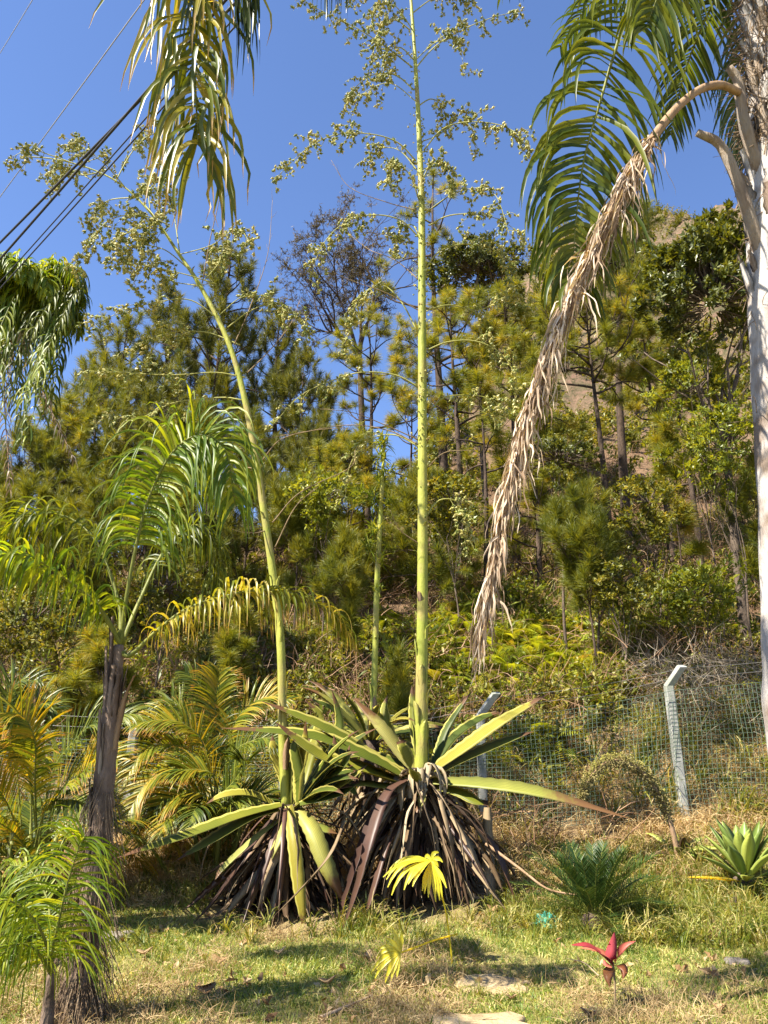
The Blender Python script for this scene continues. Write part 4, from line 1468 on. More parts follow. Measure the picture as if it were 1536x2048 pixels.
# --- palm at the far left
cf = P(62, 590, 11.5)
fb = V((cf.x - 1.9, 11.5, G(cf.x - 1.9, 11.5) - .1))
fp = thing('queen_palm', 'palm crown with long drooping dark fronds against the sky at the left edge', 'palm', tuple(fb))
tpt = spline([fb, fb.lerp(cf, .55) + V((-.75, 0, 0)), cf], 14)
mb = MB()
mb.tube(tpt, [lerp(.17, .12, i / 13) for i in range(14)], 12)
mb.build('trunk', M['palm_bark'], fp)
crown_fronds(fp, cf, 20, 1.2, 'frond_bright', .46, .04, .3, (.6, 1.9), .85, nl=56, lg=1.0, wob=.14, plum=1.1)
for i in range(56):
    u = U(-90, 125)
    e = P(u, U(650, 900) - max(0, u - 75) * 2.2, 11.5 + U(-1.0, .8))
    m_ = cf.lerp(e, .35) + V(((e.x - cf.x) * .7, 0, .55))
    frond(fp, [cf, cf.lerp(m_, .6) + V((0, 0, .3)), m_, e], M['frond' if i % 2 else 'frond_bright'], nl=40, ll=.55, wl=.032, split=False, g=1.2, plum=1.2, wob=.13, prof=lambda s: 1 - .35 * s, seg=6, nr=16)
for (u, v) in [(20, 985), (150, 925)]:
    e = P(u, v, 11.2 + U(-.5, .5))
    frond(fp, [cf - V((.1, 0, .2)), cf.lerp(e, .4) + V((-.3, 0, .0)), e], M['dead_frond'], nl=40, ll=.4, wl=.02, split=False, g=1.4, plum=.9, rmat='petiole_dry', seg=6, nr=16, label='dry grey frond under the crown')

# --- the young palm at the left with three traced fronds
YL = 5.4
b0 = P(120, 2075, YL)
b0 = V((b0.x, YL, 0))
mp = thing('young_queen_palm', 'young palm with a slim brown trunk, shaggy at its foot, in the left foreground', 'palm', tuple(b0))
tw_ = W((140, 2060, YL), (160, 1960, YL), (185, 1800, YL), (205, 1600, YL), (222, 1430, YL), (238, 1290, YL))
tp = spline([b0 - V((.02, 0, .1))] + tw_, 70)
wid = [(0, .18), (.1, .155), (.22, .115), (.4, .085), (.6, .072), (.88, .06), (1, .035)]
mb = MB()
rr = [float(np.interp(i / 69, [a for a, _ in wid], [b for _, b in wid])) * (1 + .05 * math.sin(i * 1.7)) for i in range(70)]
mb.tube(tp, rr, 20)
mb.build('trunk', M['young_bark'], mp)
for i in range(26):
    s = U(.25, .97)
    j = int(s * 69)
    a = U(0, 6.28)
    d = V((math.cos(a), math.sin(a), 0))
    q0 = tp[j] + d * rr[j] * .97
    le = U(.2, .5)
    agave_leaf(mp, [q0, q0 + V((0, 0, le * .5)) + d * .01, q0 + V((0, 0, le)) + d * U(.01, .04)], U(.03, .06), R.choice(['petiole_cut', 'young_bark', 'young_bark']), 'leaf_base', -.3, 8, .005, nrm=d, trunc=True, tooth=.1)
agave_leaf(mp, W((228, 1500, 5.3), (238, 1440, 5.28), (250, 1390, 5.26), (268, 1350, 5.25)), .05, 'petiole_dry', 'cut_petiole', -.3, 8, .006, trunc=True)
mb = MB()
for i in range(1500):
    s = U(0, .34) if i < 1150 else U(.3, .7)
    j = int(s * 69)
    a = U(0, 6.28)
    d = V((math.cos(a), math.sin(a), 0))
    p = tp[j] + d * rr[j] * 1.0 + V((0, 0, .05))
    pl = droop_path(p, d * .5 + V((U(-.3, .3), U(-.3, .3), -1)), U(.1, .4), 4, .3, wob=.12)
    mb.tube([V((q.x, q.y, max(q.z, .01))) for q in pl], .0022, 3, U(0, 1), False)
mb.build('trunk_fibre', M['palm_fibre'], mp)['kind'] = 'stuff'
top = P(242, 1290, YL)
FR = dict(split=True, r0=.02, nr=36)
frond(mp, [top] + W((252, 1200, 5.35), (275, 1080, 5.3), (300, 990, 5.25), (345, 905, 5.2), (400, 870, 5.15), (450, 900, 5.1), (470, 1010, 5.1)), M['frond_bright'], nl=96, ll=.60, wl=.021, stem=.27, lift=.25, g=.85, plum=.9, fwd=.35, wob=.09,
      prof=lambda s: (.75 + .25 * math.sin(s * 3)) * (1 - .4 * max(0, s - .7) / .3), upref=V((.3, -1, .25)), label='tall arching green frond', **FR)
frond(mp, [top] + W((215, 1240, 5.3), (185, 1200, 5.2), (120, 1150, 5.1), (50, 1110, 5.0), (-40, 1120, 4.95), (-120, 1180, 4.9)), M['frond_bright'], nl=84, ll=.52, wl=.024, stem=.24, lift=.5, g=1.0, plum=.9, fwd=.3, wob=.09,
      label='green frond arching to the left', **FR)
frond(mp, [top + V((.01, 0, -.05))] + W((262, 1310, 5.35), (310, 1265, 5.3), (370, 1220, 5.3), (440, 1195, 5.3), (520, 1180, 5.3), (600, 1190, 5.3), (670, 1230, 5.3), (705, 1280, 5.3)), M['frond_yellow'], nl=100, ll=.42, wl=.018, stem=.25, lift=.5, g=1.2, plum=.9, fwd=.3, wob=.1,
      tint=(.2, .85), label='yellowing frond reaching right', **FR)
frond(mp, [top] + W((236, 1200, 5.5), (190, 1080, 5.6), (120, 1030, 5.7), (40, 1040, 5.7), (-30, 1120, 5.7)), M['frond'], nl=70, ll=.5, wl=.022, stem=.3, lift=.4, g=1.0, plum=.9, fwd=.4, wob=.09, **FR)
frond(mp, [top] + W((280, 1200, 5.6), (330, 1100, 5.8), (390, 1050, 5.9), (430, 1090, 5.9), (440, 1180, 5.9)), M['frond'], nl=70, ll=.52, wl=.02, stem=.32, lift=.3, g=1.1, plum=.9, fwd=.4, wob=.09, **FR)

# --- small palm in the lower left corner
b0 = P(92, 2080, 4.9)
b0 = V((b0.x, 4.9, 0))
sp_ = thing('small_palm', 'small feathery lime green palm in front of the slim trunk, lower left corner', 'palm', tuple(b0))
mb = MB()
mb.tube(spline([b0 - V((0, 0, .05)), P(98, 2000, 4.9), P(104, 1940, 4.9)], 8), [.042, .04, .037, .034, .031, .028, .025, .022], 10)
mb.build('trunk', M['young_bark'], sp_)
s0 = P(104, 1950, 4.9)
frond(sp_, [s0] + W((105, 1900, 4.88), (118, 1840, 4.85), (134, 1770, 4.82), (154, 1705, 4.8), (170, 1672, 4.78)), M['frond_bright'], nl=58, ll=.47, wl=.011, r0=.012, stem=.12, lift=.1, g=.55, plum=.9, fwd=.35, wob=.07, upref=V((.3, -1, .25)), nr=24,
      prof=lambda s: .95 - .45 * s ** 3)
frond(sp_, [s0] + W((90, 1880, 4.7), (60, 1830, 4.6), (10, 1800, 4.5), (-50, 1830, 4.4)), M['frond_bright'], nl=40, ll=.42, wl=.011, r0=.012, stem=.12, lift=.1, g=.95, plum=.5, fwd=.5, nr=24)
frond(sp_, [s0] + W((100, 1870, 5.0), (95, 1800, 5.1), (60, 1740, 5.2), (20, 1730, 5.3)), M['frond_bright'], nl=40, ll=.36, wl=.011, r0=.012, stem=.12, lift=.1, g=.8, plum=.5, fwd=.5, upref=V((.3, -1, .25)), nr=24)
frond(sp_, [s0] + W((70, 1900, 4.7), (30, 1890, 4.6), (-20, 1930, 4.5)), M['frond_bright'], nl=34, ll=.4, wl=.011, r0=.012, stem=.12, lift=.1, g=1.1, plum=.5, fwd=.5, nr=20)


# --- areca clumps
def areca(u, v, Y, label, traced, n, L_, seed):
    b = V((P(u, v, Y).x, Y, 0))
    b.z = G(b.x, Y)
    t = thing('areca_palm', label, 'palm', tuple(b), 'areca palm clumps')
    for i in range(7):
        a = i * 2.4
        q = b + V((math.cos(a) * .2, math.sin(a) * .15, -.05))
        mb = MB()
        mb.tube([q, q + V((math.cos(a) * .05, 0, .35)), q + V((math.cos(a) * .12, 0, .75))], [.03, .026, .02], 8)
        mb.build('stem', M['petiole'], t)
    for px, col in traced:
        frond(t, [b + V((U(-.15, .15), U(-.15, .15), .4))] + [P(*q) for q in px], M[col], nl=72, ll=.42, wl=.018, split=False, r0=.012, stem=.2, lift=.45, g=.25, plum=.1, fwd=.8, nr=20, seg=5, fold=.2, upref=V((.1, -.6, .8)), tint=(.1, 1))
    for i in range(n):
        a = i * 2.4 + seed
        if math.sin(a) < .1 and math.cos(a) > .1: continue
        d = V((math.cos(a), math.sin(a) * .8 - .1, U(.5, 1.8)))
        ct = droop_path(b + V((U(-.2, .2), U(-.2, .2), .3)), d, L_ * U(.7, 1.1), 7, .5)
        frond(t, ct, M['areca_green' if i % 2 else 'areca'], nl=64, ll=.40, wl=.017, split=False, r0=.01, stem=.2, lift=.3, g=.35, plum=.1, fwd=.8, nr=16, seg=5, fold=.2)
    return t


areca(60, 1700, 7.9, 'areca palm clump with yellow fronds left of the slim trunk', [
    ([(100, 1560, 7.7), (150, 1480, 7.6), (210, 1435, 7.5), (270, 1428, 7.5)], 'areca_green'),
    ([(60, 1560, 7.5), (30, 1480, 7.3), (0, 1440, 7.2), (-60, 1440, 7.1)], 'areca'),
    ([(70, 1570, 7.4), (70, 1480, 7.2), (40, 1430, 7.1), (10, 1450, 7.0)], 'areca'),
    ([(110, 1600, 7.4), (160, 1550, 7.3), (200, 1515, 7.2), (235, 1520, 7.1)], 'areca'),
    ([(30, 1500, 8.0), (10, 1420, 8.1), (30, 1370, 8.1), (75, 1360, 8.1)], 'areca_green'),
    ([(60, 1500, 7.9), (60, 1440, 8.0), (80, 1410, 8.0), (110, 1420, 8.0)], 'areca_green'),
    ([(20, 1620, 7.3), (-20, 1560, 7.1), (-60, 1540, 7.0)], 'areca'),
    ([(90, 1620, 7.5), (130, 1600, 7.4), (175, 1610, 7.3), (200, 1640, 7.3)], 'areca_green'),
], 26, 1.6, .3)
areca(440, 1660, 9.1, 'areca palm clump with orange yellow fronds between the slim trunk and the furcaea'.replace('furcaea', 'furcraea'), [
    ([(400, 1520, 8.9), (345, 1490, 8.8), (290, 1500, 8.6), (250, 1560, 8.5)], 'areca'),
    ([(410, 1500, 8.9), (370, 1450, 8.8), (320, 1440, 8.7), (262, 1450, 8.6)], 'areca'),
    ([(400, 1560, 8.7), (340, 1540, 8.5), (290, 1570, 8.4), (250, 1640, 8.3)], 'areca'),
    ([(430, 1480, 9.1), (420, 1410, 9.1), (400, 1370, 9.1), (370, 1345, 9.1)], 'areca_green'),
    ([(440, 1480, 9.1), (430, 1420, 9.1), (435, 1370, 9.1), (440, 1345, 9.1)], 'areca'),
    ([(450, 1500, 9.1), (480, 1430, 9.1), (530, 1395, 9.1), (580, 1400, 9.1)], 'areca'),
    ([(460, 1520, 9.0), (510, 1480, 8.9), (550, 1480, 8.8), (580, 1500, 8.8)], 'areca_green'),
    ([(420, 1600, 8.6), (380, 1585, 8.5), (340, 1600, 8.4), (310, 1640, 8.4)], 'areca'),
    ([(440, 1600, 8.6), (470, 1560, 8.5), (490, 1530, 8.4), (480, 1520, 8.3)], 'areca_green'),
    ([(430, 1560, 8.7), (400, 1540, 8.6), (370, 1540, 8.5), (330, 1535, 8.5)], 'areca'),
    ([(440, 1520, 9.0), (400, 1460, 9.1), (340, 1400, 9.2), (300, 1440, 9.2)], 'areca_green'),
    ([(450, 1620, 8.6), (480, 1600, 8.5), (520, 1590, 8.5), (545, 1610, 8.5)], 'areca_green'),
], 30, 1.25, 1.2)

# ------------------------------------------------------------------ fence
YF = 10.0
fx = [-9.0, -6.3, P(255, 1600, YF).x, P(566, 1600, YF).x, P(966, 1600, YF).x, P(1372, 1640, YF).x, 6.3, 8.9]
zf = [G(x, YF) for x in fx]
fence = thing('wire_fence', 'green wire mesh fence on angled concrete posts along the foot of the bank', 'fence', (0, YF, 0))


def beam(mb, a, b_, w, d, tint=.5):
    """square post from a to b_ with slightly chamfered edges"""
    t = (b_ - a).normalized()
    x = V((1, 0, 0))
    y = t.cross(x).normalized()
    o = len(mb.v)
    ch = .012
    prof = [(-w + ch, -d), (w - ch, -d), (w, -d + ch), (w, d - ch), (w - ch, d), (-w + ch, d), (-w, d - ch), (-w, -d + ch)]
    for q in (a, b_):
        for px, py in prof:
            mb.v.append(q + x * px + y * py)
            mb.c.append((tint, 0, 0))
    for i in range(8):
        j = (i + 1) % 8
        mb.f.append((o + i, o + j, o + 8 + j, o + 8 + i))
    mb.f.append(tuple(o + 7 - i for i in range(8)))
    mb.f.append(tuple(o + 8 + i for i in range(8)))


hts = []
for i, (x, z) in enumerate(zip(fx, zf)):
    if i == 4:
        zt = P(966, 1432, YF).z
        arm = P(998, 1386, YF - .1) - P(966, 1432, YF)
    elif i == 5:
        zt = P(1366, 1372, YF).z
        arm = P(1393, 1332, YF - .1) - P(1366, 1372, YF)
    elif i < 4:
        zt = z + 1.1
        arm = V((.02, -.02, .1))
    else:
        zt = z + 1.75
        arm = V((.2, -.1, .28))
    xt = x - (.04 if i == 5 else 0)
    hts.append(zt)
    mb = MB()
    beam(mb, V((x, YF, z - .4)), V((xt, YF, zt)), .052, .052)
    beam(mb, V((xt, YF, zt)), V((xt, YF, zt)) + arm, .052, .045)
    mb.build('post', M['concrete'], fence, False)
mb = MB()
for k in range(len(fx) - 1):
    x0, x1 = fx[k], fx[k + 1]
    nx = int((x1 - x0) / .055)
    nz = 26

    def fp_(a, b_):
        x = lerp(x0, x1, a)
        zb = G(x, YF) + .02
        zt = lerp(hts[k], hts[k + 1], a) - .06 - .03 * math.sin(a * math.pi)
        return V((x + .012 * math.sin(b_ * 9 + x * 2), YF - .075 + .03 * math.sin(a * 7 + b_ * 4), lerp(zb, zt, b_)))
    for i in range(nx):
        a = i / nx
        mb.tube([fp_(a, j / 5) for j in range(6)], 0.0026, 3, cap=False)
    for j in range(nz + 1):
        mb.tube([fp_(i / 8, j / nz) for i in range(9)], .0026 if j < nz else .004, 3, cap=False)
o = mb.build('wire_mesh', M['wire'], fence)
o['kind'] = 'stuff'
for hh in (.1, .22):
    mb = MB()
    for k in range(len(fx) - 1):
        a = V((fx[k] + hh * .7, YF - .05, hts[k] + hh))
        e = V((fx[k + 1] + hh * .7, YF - .05, hts[k + 1] + hh))
        mb.tube([a.lerp(e, i / 8) - V((0, 0, .05 * math.sin(math.pi * i / 8))) for i in range(9)], .0022, 4, cap=False)
    mb.build('strand', M['steel'], fence)

# ------------------------------------------------------------------ cables
CB = [((0, 105, 10.0), (65, 0, 8.0), .006, 'steel', 'thin grey cable crossing only the extreme top left corner'),
      ((0, 392, 9.6), (245, 60, 6.3), .006, 'steel', 'thin grey cable running left of the two thick ones'),
      ((0, 483, 8.7), (480, -3, 5.25), .014, 'cable', 'upper thick black cable behind the hanging frond'),
      ((0, 516, 8.7), (400, 60, 5.6), .014, 'cable', 'lower thick black cable behind the hanging frond'),
      ((0, 562, 8.7), (320, 205, 6.0), .007, 'cable', 'slimmer black cable just under the thick ones'),
      ((0, 575, 8.7), (320, 222, 6.0), .008, 'cable', 'lowest black cable passing the far palm crown')]
for a, e, r, mt, lb in CB:
    a, e = P(*a), P(*e)
    d = (e - a)
    s, f = a - d * 3.2, e + d * 2.2
    n = 40
    mb = MB()
    pts = []
    for i in range(n + 1):
        t = i / n
        p = s.lerp(f, t)
        tt = (t - .5) * 2
        pts.append(p + V((0, 0, (tt * tt - .08) * .25)))
    mb.tube(pts, r, 8, cap=False)
    o = mb.build('overhead_cable', M[mt])
    tag(o, lb, 'cable', 'overhead cables')

# ------------------------------------------------------------------ garden plants
# drooping flower spike (fox tail)
pa = P(1368, 1790, 9.3)
pa.z = G(pa.x, 9.3)
ft = thing('foxtail_agave', 'agave with one long flower spike arching over like a fox tail, behind the cycad', 'plant', tuple(pa))
ax = spline([pa] + W((1360, 1740, 9.25), (1350, 1680, 9.2), (1335, 1630, 9.2), (1318, 1590, 9.15), (1290, 1550, 9.1), (1250, 1524, 9.05), (1215, 1524, 9.0), (1185, 1548, 8.95), (1168, 1580, 8.9), (1160, 1612, 8.9)), 60)
mb = MB()
mb.tube(ax, [lerp(.035, .01, i / 59) for i in range(60)], 8)
mb.build('flower_stalk', M['petiole_dry'], ft)
sm = MB()
for i in range(3200):
    s = U(.28, 1)
    j = min(58, int(s * 59))
    p = ax[j].lerp(ax[j + 1], U(0, 1))
    d = rdir()
    rr_ = lerp(.04, .085, math.sin(math.pi * min(1, (s - .2) / .8)))
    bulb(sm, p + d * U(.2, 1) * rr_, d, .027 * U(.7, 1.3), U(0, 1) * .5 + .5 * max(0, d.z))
sm.build('seed_spike', M['spike'], ft, False)['kind'] = 'stuff'
for i in range(16):
    a = i * 2.4
    agave_leaf(ft, leaf_ctrl(pa + V((math.cos(a) * .04, math.sin(a) * .04, .02)), V((math.cos(a), math.sin(a), U(.3, 1.4))), U(.25, .5), .2), .06, 'attenuata' if i % 3 else 'agave_dead', 'leaf', .3, 10, .005, tooth=0)
# the rosette at the right
pr_ = P(1490, 1745, 8.2)
zg_ = G(pr_.x, 8.3)
at_ = thing('smooth_agave', 'smooth light green agave rosette without spines at the right edge', 'plant', (pr_.x, 8.3, zg_))
mb = MB()
mb.tube([(pr_.x, 8.3, zg_ - .05), (pr_.x, 8.3, lerp(zg_, pr_.z, .6)), tuple(pr_)], [.10, .09, .07], 10)
mb.build('stem', M['grey_bark'], at_)
for i in range(32):
    a = i * 2.39996
    f = i / 32
    d = V((math.cos(a), math.sin(a), lerp(2.6, -.1, f ** 1.1)))
    p = pr_ + V((math.cos(a) * .04, math.sin(a) * .04, .05 - f * .14))
    pts = droop_path(p, d, U(.46, .56) * lerp(.9, 1.0, f), 6, .03)
    n = 14
    sp2 = spline(pts, n)
    ws = [.125 * (.42 + .58 * math.sin(min(1, k / (n - 1) / .6) * math.pi / 2)) * (1 - max(0, (k / (n - 1) - .6) / .4) ** 1.7) + .002 for k in range(n)]
    mb = MB()
    mb.ribbon(sp2, ws, (V((0, 0, 1)) - V((math.cos(a), math.sin(a), 0)) * .3).normalized(), .3, U(0, 1), 0, .008)
    o = mb.build('leaf', M['attenuata'] if not (f > .8 and i % 3 == 0) else M['fan'], at_)
    if f > .8 and i % 3 == 0: o['label'] = 'yellowed lower leaf'
# cycad
cy = P(1188, 1812, 7.6)
cy.z = G(cy.x, 7.6)
cyc = thing('cycad', 'dark green glossy cycad with stiff feather leaves in a round tuft', 'plant', tuple(cy))
mb = MB()
mb.tube([cy - V((0, 0, .05)), cy + V((0, 0, .08)), cy + V((0, 0, .14))], [.11, .12, .07], 12)
mb.build('trunk', M['pine_bark'], cyc)
for i in range(38):
    a = i * 2.39996
    f = (i + .5) / 38
    d = V((math.cos(a), math.sin(a), lerp(3.2, .15, f ** .75)))
    ct = droop_path(cy + V((math.cos(a) * .05, math.sin(a) * .05, .12)), d, U(.62, .76) * (.8 + .3 * f), 6, .16)
    frond(cyc, ct, M['cycad'], nl=36, ll=.14, wl=.009, r0=.006, stem=.12, lift=.45, g=.05, split=False, plum=.05, fwd=.8, nr=12, seg=2, fold=.2, wob=.02, name='leaf', prof=lambda s: math.sin(math.pi * (.15 + .75 * s)) ** .6)
# red ti plant
tb = P(1228, 1990, 5.75)
tb.z = G(tb.x, 5.75)
ti = thing('ti_plant', 'small ti plant with red leaves on a thin bare stem', 'plant', tuple(tb))
t0 = P(1226, 1925, 5.75)
mb = MB()
mb.tube(spline([tb - V((0, 0, .03)), tb.lerp(t0, .5) + V((.006, 0, 0)), t0], 8), .007, 8)
mb.build('stem', M['twig_dry'], ti)


def broad_leaf(parent, ctrl, wd, mat, name='leaf', nrm=V((0, -.5, 1)), fold=.25, n=14, tint=None):
    pts = spline(ctrl, n)
    ws = [wd * math.sin(math.pi * min(1, (.06 + .94 * k / (n - 1)) ** .8)) + .006 for k in range(n)]
    ws[0] = .008
    ws[1] = max(.012, ws[1] * .4)
    ws[-1] = .002
    mb = MB()
    mb.ribbon(pts, ws, nrm, fold, U(0, 1) if tint is None else tint, 0, .0015)
    return mb.build(name, M[mat], parent)


for ct, wd, mt in [
    ([(1225, 1932, 5.75), (1205, 1912, 5.68), (1178, 1893, 5.6), (1142, 1890, 5.55)], .105, 'ti'),
    ([(1225, 1930, 5.75), (1218, 1915, 5.73), (1190, 1900, 5.7), (1160, 1896, 5.68)], .085, 'ti'),
    ([(1226, 1934, 5.74), (1222, 1915, 5.72), (1226, 1890, 5.72), (1229, 1864, 5.72)], .095, 'ti'),
    ([(1230, 1928, 5.75), (1238, 1908, 5.7), (1252, 1892, 5.68), (1272, 1882, 5.66)], .08, 'ti'),
    ([(1230, 1932, 5.74), (1240, 1932, 5.66), (1248, 1942, 5.62), (1246, 1958, 5.6)], .085, 'ti_orange'),
    ([(1226, 1936, 5.73), (1218, 1944, 5.62), (1216, 1956, 5.58), (1220, 1974, 5.56)], .09, 'ti_orange'),
    ([(1224, 1936, 5.78), (1212, 1930, 5.86), (1208, 1920, 5.9)], .05, 'ti')]:
    broad_leaf(ti, W(*ct), wd * .72, mt)


# fan palm seedlings
def fan_leaf(parent, hub, axis, nrm, r, n, span, droop, mat='fan'):
    axis = axis.normalized()
    nrm = (nrm - axis * nrm.dot(axis)).normalized()
    side = axis.cross(nrm)
    for i in range(n):
        a = lerp(-span, span, i / (n - 1)) + U(-.04, .04)
        d = axis * math.cos(a) + side * math.sin(a)
        le = r * (1 - .25 * abs(a) / span) * U(.85, 1.08)
        pts = droop_path(hub, d, le, 7, droop * U(.6, 1.5), wob=.03)
        ws = [r * span * 2 / n * min(k / 7, .5) * 1.15 * (1 if k < 5 else (1 - (k - 4) / 3.3)) + .004 for k in range(8)]
        mb = MB()
        mb.ribbon(pts, ws, nrm, .45, U(0, 1))
        mb.build('leaf_segment', M[mat], parent)


fb_ = P(905, 1895, 6.6)
fb_.z = G(fb_.x, 6.6)
fan = thing('fan_palm_seedling', 'bright yellow drooping fan leaf held up on a long thin stalk', 'plant', tuple(fb_), 'yellow fan palm seedlings')
hub = P(862, 1722, 6.55)
mb = MB()
mb.tube(spline([fb_ - V((0, 0, .03)), P(893, 1830, 6.6), P(874, 1760, 6.57), hub], 10), [.007] * 10, 6)
mb.build('petiole', M['fan'], fan)
fan_leaf(fan, hub, V((-.85, -.3, .05)), V((-.6, -.6, .7)), .44, 9, .6, .28)
fan_leaf(fan, hub, V((.1, -.3, -.9)), V((-.3, -.8, .3)), .30, 7, .6, .2)
fan_leaf(fan, hub, V((.3, -.1, .5)), V((-.3, -.8, .3)), .12, 4, .9, .5)
fb_ = P(850, 1962, 6.0)
fb_.z = G(fb_.x, 6.0)
fan = thing('fan_palm_seedling', 'yellow fan leaf lying low on the grass, left of the sandstone slab', 'plant', tuple(fb_), 'yellow fan palm seedlings')
hub = P(802, 1905, 6.05)
mb = MB()
mb.tube(spline([P(915, 1868, 6.7), P(870, 1880, 6.4), P(830, 1895, 6.15), hub], 10), [.006] * 10, 6)
mb.build('petiole', M['fan'], fan)
fan_leaf(fan, hub, V((-.9, -.2, -.25)), V((.1, -.8, .5)), .24, 10, .9, .35)
fan_leaf(fan, hub, V((-.3, .1, .9)), V((.1, -.8, .2)), .18, 3, .4, .1)

# broadleaf weed at the lower left edge, papaya-like seedling
for (u, v, Y, h, n, ls, lb, key) in [(45, 1800, 6.6, .75, 70, .16, 'pale green leafy weed at the left edge below the areca clump', 'shrub_b'),
                                    (10, 1760, 6.9, .8, 60, .15, 'leafy weed half cut by the left edge beside the small palm', 'shrub_a'),
                                    (305, 1440, 9.7, 1.0, 34, .15, 'thin seedling with drooping hand shaped leaves above the orange yellow areca clump', 'shrub_b'),
                                    (1480, 1790, 8.6, .35, 40, .11, 'dark leafy plant beneath the smooth light green agave', 'shrub_a')]:
    p = P(u, v, Y)
    z = G(p.x, Y)
    t = thing('leafy_weed', lb, 'plant', (p.x, Y, z))
    for i in range(4):
        a = U(0, 6.28)
        st = droop_path(V((p.x + U(-.03, .03), Y, z - .02)), V((math.cos(a) * .25, math.sin(a) * .2, 1)), h * U(.7, 1.1), 6, .05, wob=.06)
        mb = MB()
        mb.tube(st, [.008, .007, .006, .005, .004, .003, .002], 5)
        mb.build('stem', M['twig_dry'], t)
        for j in range(n // 4):
            q = U(2.0, 5.99)
            k = int(q)
            pp = st[k].lerp(st[k + 1], q - k)
            d = (rdir() + V((0, 0, -.1))).normalized()
            le = ls * U(.6, 1.1)
            broad_leaf(t, [pp, pp + d * le * .5 + V((0, 0, .02)), pp + d * le - V((0, 0, le * .3))], ls * .32, key, n=7, nrm=V((0, -.2, 1)))

# ------------------------------------------------------------------ stones, litter, sticks
def stone(u, v, Y, sx, sy, sz, mat, label, name='stepping_stone', cat='stone', seed=0, group=None, rot=0):
    p = P(u, v, Y)
    z = G(p.x, Y)
    bm_v = []
    mb = MB()
    rs = random.Random(seed)
    n = 20
    ring = [1 + .16 * math.sin(i * 1.1 + seed) + rs.uniform(-.09, .09) for i in range(n)]
    for lv, (rsc, h) in enumerate([(1.03, -.05), (1.04, sz * .35), (1.0, sz * .8), (.95, sz), (.5, sz * 1.05), (.0, sz * 1.06)]):
        for i in range(n):
            a = 2 * math.pi * i / n
            sq = 1 / max(abs(math.cos(a)), abs(math.sin(a))) ** .6
            x = math.cos(a) * sx * ring[i] * rsc * sq
            y = math.sin(a) * sy * ring[i] * rsc * sq
            mb.v.append(V((p.x + x * math.cos(rot) - y * math.sin(rot), Y + x * math.sin(rot) + y * math.cos(rot), z + h + rs.uniform(-.004, .004))))
            mb.c.append((.5, 0, 0))
    for lv in range(5):
        for i in range(n):
            j = (i + 1) % n
            mb.f.append((lv * n + i, lv * n + j, (lv + 1) * n + j, (lv + 1) * n + i))
    o = mb.build(name, M[mat], None, True)
    return tag(o, label, cat, group)


SG = 'flat sandstone slabs in the lawn'
stone(978, 1942, 6.15, .25, .20, .018, 'stone', 'flat sandstone slab with dappled shade in front of the furcraea', seed=2, group=SG, rot=.15)
stone(962, 2050, 5.3, .26, .15, .035, 'stone', 'sandstone slab cut off by the bottom edge of the photo', seed=5, group=SG)
stone(1468, 1892, 6.7, .09, .07, .02, 'greystone', 'small grey stone in the grass at the right below the smooth agave', 'stone', seed=8)
stone(228, 1856, 7.3, .15, .10, .05, 'greystone', 'grey brown stone at the edge of the lawn right of the slim trunk', 'stone', seed=11)

# teal plastic bag: a crumpled sheet
p = P(1092, 1822, 7.7)
z = G(p.x, 7.7)
mb = MB()
n = 14
rs = random.Random(4)
for i in range(n + 1):
    for j in range(2 * n):
        th = math.pi * i / n * .55
        a = math.pi * j / n
        r = 1 + rs.uniform(-.16, .16) + .15 * math.sin(a * 3 + i)
        mb.v.append(V((p.x + math.sin(th) * math.cos(a) * .12 * r, 7.7 + math.sin(th) * math.sin(a) * .09 * r, z - .02 + math.cos(th) * .11 * r)))
        mb.c.append((.5, 0, 0))
for i in range(n):
    for j in range(2 * n):
        k = (j + 1) % (2 * n)
        mb.f.append((i * 2 * n + j, i * 2 * n + k, (i + 1) * 2 * n + k, (i + 1) * 2 * n + j))
tag(mb.build('plastic_bag', M['teal'], None, False), 'crumpled teal plastic bag in the grass left of the cycad', 'bag')

LG = 'curled dead leaves on the lawn'
for (u, v, Y, s, lb, col) in [(1440, 2030, 5.5, .17, 'big curled brown leaf near the bottom right corner', 1),
                             (410, 1982, 5.9, .15, 'curled brown leaf lying left on the open lawn', .1),
                             (1180, 2040, 5.4, .11, 'small twisted dead leaf at the bottom below the red plant', .2),
                             (1020, 1990, 5.75, .1, 'pale dead leaf just behind the bottom sandstone slab', .9),
                             (655, 1945, 6.1, .13, 'brown dead leaf in the middle of the lawn', .2),
                             (830, 1962, 5.95, .16, 'pale curled leaf left of the sandstone slab', .9),
                             (440, 1905, 6.6, .12, 'tan leaf on the upper left lawn', .7),
                             (290, 1890, 6.8, .13, 'whitish leaf scrap near the slim trunk', 1),
                             (520, 1945, 6.15, .1, 'small tan leaf under the left furcraea', .8),
                             (735, 1890, 6.7, .15, 'whitish curled leaf beside the low yellow fan leaf', .95),
                             (560, 1885, 6.8, .12, 'pale leaf scrap at the foot of the left furcraea', 1),
                             (880, 1980, 5.8, .1, 'orange brown leaf left of the sandstone slab', .4)]:
    p = P(u, v, Y)
    z = G(p.x, Y)
    a = U(0, 6.28)
    d = V((math.cos(a), math.sin(a) * .6, 0))
    q = V((p.x, Y, z + .025))
    pts = spline([q - d * s * .5 + V((0, 0, .03)), q, q + d * s * .5 + V((0, 0, .05))], 9)
    mb = MB()
    mb.ribbon(pts, [s * .45 * math.sin(math.pi * (.08 + .84 * k / 8)) for k in range(9)], V((.2, -.2, 1)), .8, col, U(-1.2, 1.2), .002)
    tag(mb.build('dead_leaf', M['litter']), lb, 'leaf', LG)


